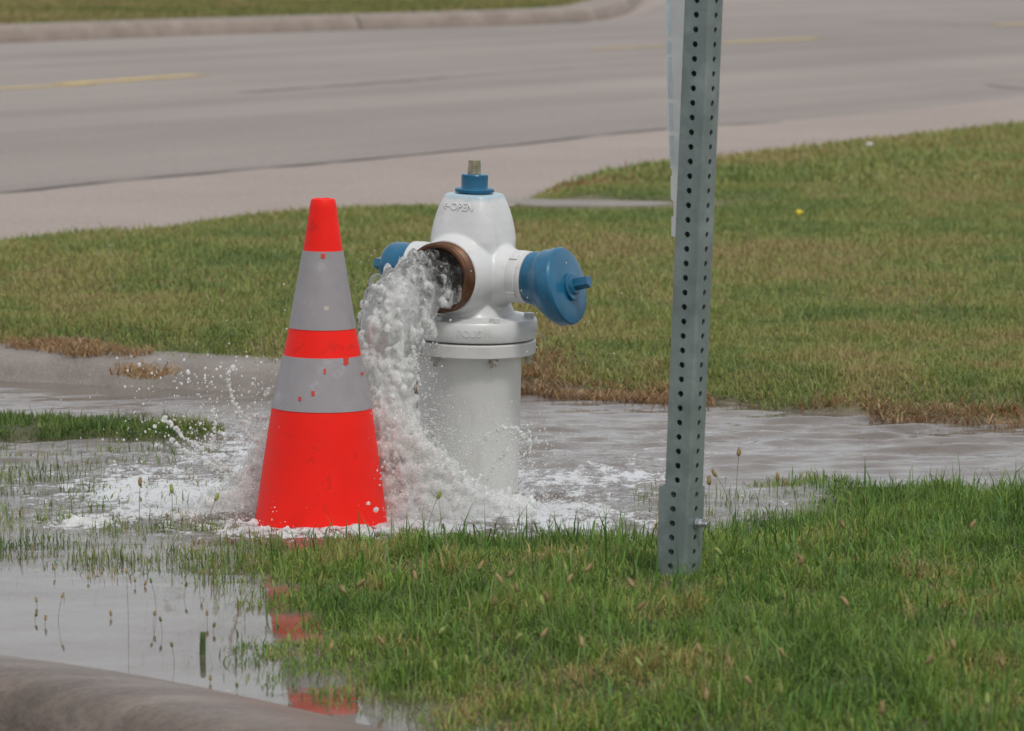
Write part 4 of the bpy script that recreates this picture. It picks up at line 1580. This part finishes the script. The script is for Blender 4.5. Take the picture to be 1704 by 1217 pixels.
# thrown strings of drops
PTS, RAD = [], []
strings = [[(448, 850), (395, 795), (345, 755), (305, 725), (280, 703), (268, 700)], [(440, 830), (380, 790), (330, 760), (300, 748), (285, 730)],
           [(462, 745), (430, 738), (405, 712), (390, 670), (380, 640), (378, 620), (392, 612)], [(450, 720), (425, 712), (400, 700), (386, 668)],
           [(352, 770), (354, 735), (357, 700), (355, 682)], [(470, 700), (452, 690), (440, 700), (425, 690)], [(455, 640), (448, 648), (440, 660)],
           [(470, 800), (440, 760), (425, 730)], [(700, 640), (690, 600), (688, 575)], [(683, 600), (676, 640), (672, 668)],
           [(800, 745), (815, 722), (840, 712), (862, 715), (880, 740)], [(870, 760), (884, 742), (880, 716)], [(812, 800), (822, 770), (845, 750)], [(480, 760), (440, 775), (410, 780)]]
for s in strings:
    dY = HB.y - 0.28
    W = [at_y(a, b, dY + 0.0) for a, b in s]
    for i in range(len(W) - 1):
        n = int((W[i + 1] - W[i]).length / 0.0022) + 1
        for k in range(n):
            q = W[i].lerp(W[i + 1], k / n)
            f_ = (i + k / n) / (len(W) - 1)
            PTS.append((q.x + rng.normal(0, .0022), q.y + rng.normal(0, .004), q.z + rng.normal(0, .0022)))
            RAD.append(rng.uniform(.0014, .0042) * (0.8 + 0.5 * f_))
for _ in range(170):
    a, b = rng.uniform(200, 470), rng.uniform(590, 800)
    q = at_y(a, b, HB.y - 0.28 + rng.normal(0, .05))
    PTS.append(tuple(q))
    RAD.append(rng.uniform(.0012, .0036))
for a, b, r1 in [(313, 620, .0058), (232, 607, .0045), (258, 710, .005), (195, 596, .003), (388, 612, .006), (275, 695, .005), (613, 838, .0052), (626, 848, .0055), (640, 770, .004)]:
    q = at_y(a, b, HB.y - (0.28 if a < 500 else 0.52))
    PTS.append(tuple(q))
    RAD.append(r1)
drops('water_drops', PTS, RAD, 'strings of larger drops flung up left of the cone')

# ------------------------------------------------------------------ traffic cone
cone = empty('traffic_cone', (CB.x, CB.y, -0.020))
SC = F / (CB.y * cp + CH * sp)
cone.rotation_euler = (0, R(0.7), 0)
tag(cone, 'orange traffic cone with two grey reflective collars in front of the gush', 'traffic cone')
cz = lambda py: (866 - py) / (SC * cp) + 0.020
crad = [(880, 112), (860, 109), (800, 101), (740, 92.5), (700, 86.5), (677, 83), (640, 75), (590, 64.2), (545, 55), (480, 43.5), (418, 32.8), (370, 25.5), (345, 22.0), (337, 20.6)]
cr = lambda py: float(np.interp(py, [a for a, b in crad[::-1]], [b for a, b in crad[::-1]])) / SC


def cone_band(py0, py1, off, n=10):
    pr = [(cr(py0 + (py1 - py0) * i / n) + off, cz(py0 + (py1 - py0) * i / n)) for i in range(n + 1)]
    return pr


pr = cone_band(885, 337, 0, 60) + [(cr(337) - 0.0025, cz(333.5)), (cr(337) - 0.007, cz(333)), (cr(337) - 0.009, cz(335)), (cr(337) - 0.010, cz(345)), (0.012, cz(380))]
V, Fc = lathe(pr, (0, 0, 0), (0, 0, 1), 72, (False, True))
link('cone_body', sharp(py_mesh('cone_body', V, Fc), 50), M['orange'], cone)
for y0, y1 in ((676.5, 590), (545, 418)):
    pr = cone_band(y0, y1, 0.0012, 10)
    pr = [(pr[0][0] - 0.0014, pr[0][1])] + pr + [(pr[-1][0] - 0.0014, pr[-1][1])]
    V, Fc = lathe(pr, (0, 0, 0), (0, 0, 1), 72, (False, False))
    link('reflective_collar', sharp(py_mesh('reflective_collar', V, Fc), 50), M['collar'], cone)
# square foot, under the water
b = 0.165
V, Fc = [], []
for z, s, rr in ((-0.012, b, 0.03), (0.006, b, 0.03), (0.010, b - 0.004, 0.028)):
    for k in range(4):
        for j in range(5):
            a = math.pi / 2 * k + math.pi / 2 * j / 4
            cxx = (s - rr) * (1 if k in (0, 3) else -1)
            cyy = (s - rr) * (1 if k in (0, 1) else -1)
            V.append((cxx + rr * math.cos(a), cyy + rr * math.sin(a), z - 0.006))
n = 20
for s in range(2):
    for i in range(n):
        j = (i + 1) % n
        Fc.append((s * n + i, s * n + j, (s + 1) * n + j, (s + 1) * n + i))
Fc.append(tuple(2 * n + i for i in range(n)))
Fc.append(tuple(reversed(range(n))))
ft = link('cone_base', py_mesh('cone_base', V, Fc), M['orange'], cone)
ft.rotation_euler = (0, 0, R(28))


def drip(px, py, w_, h_, off=0.0028):
    dx = (px - 534) / SC
    V, Fc = [], []
    for i, (u, v) in enumerate([(-.5, 0), (-.35, -.5), (-.5, -.8), (0, -1), (.5, -.75), (.38, -.4), (.5, 0)]):
        yy = py - v * h_
        x_ = dx + u * w_ / SC
        r0 = cr(yy)
        for q in (0.0, 0.0018):
            rr = r0 + off - 0.0022 + q
            V.append((x_, -math.sqrt(max(1e-9, rr * rr - x_ * x_)), cz(yy + 0)))
    n = 7
    Fc.append(tuple(2 * i + 1 for i in range(n)))
    for i in range(n):
        j = (i + 1) % n
        Fc.append((2 * i, 2 * j, 2 * j + 1, 2 * i + 1))
    link('paint_drip', py_mesh('paint_drip', V, Fc), M['drip'], cone)


cz_front = lambda py: py
drip(536, 421, 8, 8)
drip(576, 590, 9, 12)
drip(542, 606, 4, 9)
drip(501, 652, 5, 7)
drip(523, 642, 6, 8)
drip(602, 616, 4, 5)
# a pale scuff on the upper collar
M['scuff'] = simple('pale_scuff', (0.52, 0.44, 0.40), 0.1, 40, 0.6)
V = []
for a in range(9):
    an = 2 * math.pi * a / 9
    px_, py_ = 543 + math.cos(an) * 6 * random.uniform(.6, 1.2), 509 + math.sin(an) * 4.5 * random.uniform(.6, 1.2)
    dx = (px_ - 535) / SC
    rr = cr(py_) + 0.0016
    V.append((dx, -math.sqrt(rr * rr - dx * dx), cz(py_)))
link('scuff', py_mesh('scuff', V, [tuple(range(9))]), M['scuff'], cone)

# ------------------------------------------------------------------ perforated sign post
pb = at_z(1132, 958, 0.055)
PH = 2.0
post = empty('sign_post', (pb.x, pb.y, 0.055))
post.rotation_euler = (0, R(2.05), 0)
tag(post, 'square perforated galvanised steel post standing in the near grass', 'sign post')
ROT = R(-32)
PITCHH = 0.0254


def perforated(side_len, z0, ncell, thick, hole_r, seg=16):
    """four perforated walls, one hole every inch"""
    V, Fc = [], []
    s2 = side_len / 2
    rc_ = 0.0042                       # rounded corners
    hw = s2 - rc_
    Rz = Matrix.Rotation(ROT, 3, 'Z')
    for wll in range(4):
        Rw = Rz @ Matrix.Rotation(wll * math.pi / 2, 3, 'Z')

        def P3(u, d, z):
            return Rw @ Vector((u, -s2 + d, z))
        for c in range(ncell):
            zc = z0 + PITCHH * (c + 0.5)
            b0 = len(V)
            # outer boundary points matched with the circle
            for lay in (0, 1):
                d = 0 if lay == 0 else thick
                for i in range(seg):
                    a = 2 * math.pi * i / seg
                    cx_, cz_ = math.cos(a), math.sin(a)
                    m_ = max(abs(cx_), abs(cz_))
                    V.append(P3(cx_ / m_ * hw, d, zc + cz_ / m_ * PITCHH / 2))
                for i in range(seg):
                    a = 2 * math.pi * i / seg
                    V.append(P3(math.cos(a) * hole_r, d, zc + math.sin(a) * hole_r))
            o1, i1, o2, i2 = b0, b0 + seg, b0 + 2 * seg, b0 + 3 * seg
            for i in range(seg):
                j = (i + 1) % seg
                Fc.append((o1 + i, o1 + j, i1 + j, i1 + i))
                Fc.append((o2 + j, o2 + i, i2 + i, i2 + j))
                Fc.append((i1 + i, i1 + j, i2 + j, i2 + i))
        # corner
        L = ncell * PITCHH
        b0 = len(V)
        for z in (z0, z0 + L):
            for i in range(6):
                a = -math.pi / 2 + math.pi / 2 * i / 5
                V.append(Rw @ Vector((hw + rc_ * math.cos(a), -hw + rc_ * math.sin(a), z)))
        for i in range(5):
            Fc.append((b0 + i, b0 + i + 1, b0 + 7 + i, b0 + 6 + i))
    return V, Fc


def shell_top(side_len, z, thick):
    s2 = side_len / 2
    Rz = Matrix.Rotation(ROT, 3, 'Z')
    V = [Rz @ Vector((a * s, b_ * s, z)) for s in (s2 - 0.0015, s2 - thick - 0.001) for a, b_ in ((-1, -1), (1, -1), (1, 1), (-1, 1))]
    return V, [(i, (i + 1) % 4, 4 + (i + 1) % 4, 4 + i) for i in range(4)]


SZ = 6 * PITCHH
# hole row phase taken from the photograph
V, Fc = join(perforated(0.0508, -0.145, 84, 0.0027, 0.0054), shell_top(0.0508, -0.145 + 84 * PITCHH, 0.0027))
me = py_mesh('post_tube', V, Fc)
link('post_tube', sharp(me, 30), M['galv'], post)
zs0 = -0.145 + PITCHH * 6
V, Fc = join(perforated(0.0605, zs0 - 0.0254 * 4, 10, 0.0035, 0.0056), shell_top(0.0605, zs0 + PITCHH * 6, 0.0042))
sl = link('anchor_sleeve', sharp(py_mesh('anchor_sleeve', V, Fc), 30), M['galv'], post)
sl.location = (-0.0032, -0.0005, 0)
# bolt through the right-hand face
Rz = Matrix.Rotation(ROT, 3, 'Z')
axb = Rz @ Vector((1, 0, 0))
zb = zs0 + PITCHH * 3.5
o_ = axb * 0.029 + Vector((0, 0, zb))
V, Fc = join(lathe([(0.0105, 0), (0.0105, 0.0015)], o_, axb, 24), lathe([(0.0085, 0.0015), (0.0085, 0.0085), (0.0075, 0.0095)], o_, axb, 24, (True, True), hexs),
             lathe([(0.0045, 0.009), (0.0045, 0.020), (0.0038, 0.021)], o_, axb, 16))
link('bolt', sharp(py_mesh('bolt', V, Fc), 30), M['bolt'], post)

# white sheeting strip behind the post, seen nearly edge on
post_inv = None
bpy.context.view_layer.update()
mwi = post.matrix_world.inverted()
Ys = pb.y + 0.055
Lp = [(1108, -620), (1107, 0), (1110, 140), (1113, 250), (1116, 280), (1118, 283), (1118, 292), (1116, 295), (1116.5, 332), (1121, 336), (1121, 360), (1117, 362), (1117.5, 394)]
Rp = [(1150, 396), (1154, 300), (1160, 140), (1166, 0), (1190, -620)]
out_ = [at_y(a, b_, Ys + (a - 1140) * -0.0006) for a, b_ in Lp + Rp]
bm = bmesh.new()
vs = [bm.verts.new(mwi @ q) for q in out_]
f = bm.faces.new(vs)
r_e = bmesh.ops.extrude_face_region(bm, geom=[f])
for v in [q for q in r_e['geom'] if isinstance(q, bmesh.types.BMVert)]:
    v.co.y += 0.003
bmesh.ops.recalc_face_normals(bm, faces=bm.faces)
me = bpy.data.meshes.new('sheeting_strip')
bm.to_mesh(me)
bm.free()
strip = link('sheeting_strip', me, M['sheet'], post)
V, Fc = [], []
for (y0, y1, x0, x1) in [(-400, 60, 1109, 1108.5), (68, 90, 1109, 1109.5), (95, 165, 1110, 1111.5), (172, 218, 1112, 1113.5), (226, 276, 1114, 1115.5)]:
    q = [at_y(a, b_, Ys - 0.0015) for a, b_ in ((x0, y0), (x0 + 8, y0), (x1 + 8, y1), (x1, y1))]
    q2 = [v + Vector((0, 0.0025, 0)) for v in q]
    b0 = len(V)
    V += [mwi @ v for v in q + q2]
    Fc += [tuple(b0 + i for i in c_) for c_ in ((0, 3, 2, 1), (4, 5, 6, 7), (0, 1, 5, 4), (1, 2, 6, 5), (2, 3, 7, 6), (3, 0, 4, 7))]
link('edge_tape', py_mesh('edge_tape', V, Fc), M['sheet_edge'], strip)


# ------------------------------------------------------------------ seed heads standing in the near grass
def seedhead(loc, h, lx, ly, mat, rad=0.0036, ln=0.019, stem_r=0.0007):
    root = empty('foxtail', loc)
    pts = [Vector((lx * h * t_ * t_, ly * h * t_ * t_, h * t_ * (1 - 0.12 * t_ * (abs(lx) + abs(ly))))) for t_ in (0, .25, .5, .75, 1)]
    V, Fc = rings([(p_, (pts[min(i + 1, 4)] - pts[max(i - 1, 0)]), stem_r) for i, p_ in enumerate(pts)], 5)
    st = link('stem', py_mesh('stem', V, Fc, True), M['stem'], root)
    d = (pts[4] - pts[3]).normalized()
    prof = [(0.0004, 0), (rad * .75, ln * .12), (rad, ln * .35), (rad * .95, ln * .6), (rad * .65, ln * .85), (0.0004, ln)]
    V, Fc = lathe(prof, pts[4] - d * 0.001, d, 10)
    V = [v + Vector((random.gauss(0, 1), random.gauss(0, 1), random.gauss(0, 1))) * rad * 0.13 for v in V]
    for _ in range(46):       # bristles
        t_ = random.random()
        a = random.uniform(0, 6.283)
        u_, v_, n_ = frame(d)
        o_ = pts[4] + d * ln * t_
        e_ = (u_ * math.cos(a) + v_ * math.sin(a))
        w_ = n_.cross(e_) * 0.00022
        b0 = len(V)
        V += [o_ + e_ * rad * .6 - w_, o_ + e_ * rad * .6 + w_, o_ + e_ * (rad * 1.75) + d * rad * 0.9]
        Fc.append((b0, b0 + 1, b0 + 2))
    link('seed_head', py_mesh('seed_head', V, Fc, True), mat, root)
    return root


def tzp(x, y):
    return float(terrain_z(np.array([x]), np.array([y]))[0][0])


heads = [(568, 968, 1), (596, 985, 1), (700, 968, 1), (828, 962, 1), (862, 970, 1), (870, 985, 1), (925, 972, 1), (915, 998, 1), (950, 953, 1), (818, 1005, 1), (776, 950, 1), (912, 1012, 2), (1040, 1012, 1),
         (980, 1080, 1), (880, 1060, 1), (835, 1060, 2), (788, 1100, 2), (812, 1092, 2), (660, 1060, 1), (735, 1110, 2), (672, 1140, 2), (1095, 1110, 2), (1180, 1092, 1), (1325, 1092, 1), (1270, 1135, 1), (1300, 1155, 2),
         (1220, 1112, 1), (1175, 1170, 1), (1463, 1190, 1), (1510, 1100, 1), (1600, 1085, 1), (1690, 1108, 1), (1440, 1010, 1), (1350, 930, 1), (1230, 922, 2), (1415, 880, 1), (1080, 980, 1), (700, 1050, 2),
         (645, 1140, 2), (590, 1085, 1), (540, 1075, 1), (480, 1060, 2), (1320, 940, 1), (1595, 880, 1), (1640, 1180, 2)]
ORD = ['', 'second ', 'third ', 'fourth ', 'fifth ', 'sixth ', 'seventh ', 'eighth ', 'ninth ', 'tenth ', 'eleventh ', 'twelfth ', 'thirteenth ', 'fourteenth ', 'fifteenth ', 'sixteenth ', 'seventeenth ', 'eighteenth ', 'nineteenth ', 'twentieth ']


def rank_word(k, n):
    if n == 1:
        return 'the only one'
    if k == n - 1:
        return 'rightmost'
    return 'leftmost' if k == 0 else ORD[k] + 'from the left'


def zone(a):
    return ('below the traffic cone' if a < 655 else 'below the hydrant' if a < 900 else 'between hydrant and post' if a < 1100 else
            'just right of the post' if a < 1340 else 'far right of the post')


for i, (a, b_, kd) in enumerate(heads):
    h = random.uniform(0.055, 0.085)
    same = sorted((a2, b2) for a2, b2, k2 in heads if k2 == kd and zone(a2) == zone(a))
    rk = (same.index((a, b_)), len(same))
    # foot of the stem: lower in the picture by the stem's height
    sc_loc = F / at_z(a, b_ + 60, 0.03).y
    foot = at_z(a + random.uniform(-6, 6), b_ + h * sc_loc * 0.93, 0.03)
    z = tzp(foot.x, foot.y)
    foot = at_z(a, b_ + h * sc_loc * 0.93, max(z, 0.0))
    sh = seedhead((foot.x, foot.y, z), h, random.uniform(-.45, .45), random.uniform(-.3, .2), M['seed'] if kd == 1 else M['seed_green'])
    if kd == 1:
        tag(sh, 'tan foxtail in the near lawn %s, %s there' % (zone(a), rank_word(*rk)), 'grass plant', 'tan foxtails in the near lawn')
    else:
        tag(sh, 'green foxtail in the near lawn %s, %s there' % (zone(a), rank_word(*rk)), 'grass plant', 'green foxtails in the near lawn')
# single foxtails one can point at
singles = [((1229, 758), (1224, 860), 'tall foxtail standing right of the post against the bright water', 1), ((1180, 806), (1180, 905), 'dark foxtail close beside the right edge of the post', 1),
           ((728, 828), (712, 882), 'lone foxtail leaning right before the foam right of the cone', 2), ((233, 808), (232, 872), 'brown foxtail over the foam left of the cone', 1),
           ((286, 820), (288, 880), 'pale foxtail over the foam nearest to the cone on its left', 2), ((358, 832), (345, 884), 'green drooping foxtail just left of the cone base', 2),
           ((1294, 800), (1294, 850), 'short foxtail at the water edge right of the tall one', 1), ((1192, 790), (1215, 850), 'short pale foxtail between post and tall foxtail', 1)]
for top_, ft_, lab, kd in singles:
    foot = at_z(ft_[0], ft_[1], 0.0)
    tp = at_y(top_[0], top_[1], foot.y)
    z = tzp(foot.x, foot.y)
    hh = tp.z - z
    s_ = seedhead((foot.x, foot.y, z), hh, (tp.x - foot.x) / hh, 0, M['seed'] if kd == 1 else M['seed_green'], 0.0042, 0.018, 0.0006)
    tag(s_, lab, 'grass plant')
# stalks standing in the calm pool, mirrored in it
pool = [(97, 990, 1035, 1), (62, 998, 1008, 1), (75, 1028, 1040, 1), (58, 1022, 1034, 2), (185, 1020, 1028, 1), (214, 950, 1060, 1), (260, 965, 1020, 2), (255, 1020, 1042, 1), (270, 1030, 1055, 2),
        (290, 1072, 1106, 2), (332, 950, 980, 1), (306, 972, 995, 2), (345, 1020, 1038, 1), (355, 1040, 1052, 2), (225, 965, 975, 1), (240, 970, 976, 1), (147, 960, 968, 1), (92, 945, 958, 1), (350, 1128, 1136, 1), (395, 1140, 1150, 2)]
for a, top_, ft_, kd in pool:
    foot = at_z(a, ft_, 0.0)
    hh = max(0.006, at_y(a, top_, foot.y).z)
    s_ = seedhead((foot.x, foot.y, -0.004), hh, random.uniform(-.15, .15), 0, M['seed'] if kd == 1 else M['stem'], 0.0024, 0.009, 0.0004)
    allx = sorted(q[0] for q in pool)
    tag(s_, 'small dark seed stalk in the calm foreground pool, %s of those stalks' % rank_word(allx.index(a), len(allx)), 'grass plant', 'stalks in the foreground pool')
# one thick green stump blade
foot = at_z(337, 1090, 0.0)
V, Fc = lathe([(0.0050, -0.02), (0.0052, 0.0), (0.0050, 0.02), (0.0046, 0.036), (0.0036, 0.0385)], (0, 0, 0), (0.03, 0, 1), 8)
M['stump'] = simple('green_stalk', (0.055, 0.09, 0.018), 0.3, 60, 0.6, second=(0.25, 0.2, 0.04), thr=(.6, .7), scale2=50)
st = link('plant_stalk', py_mesh('plant_stalk', V, Fc, True), M['stump'])
st.location = foot
tag(st, 'thick dark green stalk sticking up from the calm pool', 'stalk')

# ------------------------------------------------------------------ small pale things in the far lawn
def flower(px, py, rad, mat, lab, name, cat):
    q = at_z(px, py, 0.10)
    V, Fc = [], []
    parts = []
    for k in range(7):
        a = k * 0.9
        parts.append(ico((math.cos(a) * rad * .5, math.sin(a) * rad * .5, random.uniform(-.2, .3) * rad), (rad * .6, rad * .6, rad * .4), 1))
    V, Fc = join(*parts, lathe([(0.0012, -0.05), (0.0010, 0)], (0, 0, 0), (0, 0, 1), 5))
    o_ = link(name, py_mesh(name, V, Fc, True), mat)
    o_.location = q
    tag(o_, lab, cat)


flower(185, 410, 0.011, M['pale_flower'], 'pale clover head in the lawn, left of the other one', 'clover_flower', 'flower')
flower(247, 436, 0.010, M['pale_flower'], 'pale clover head in the lawn just right of the leftmost one', 'clover_flower', 'flower')
flower(1447, 241, 0.018, M['pale_flower'], 'pale flower head far out in the lawn near the road at right', 'clover_flower', 'flower')
flower(1330, 354, 0.016, M['yellow_flower'], 'yellow flower in the lawn right of the post', 'dandelion', 'flower')
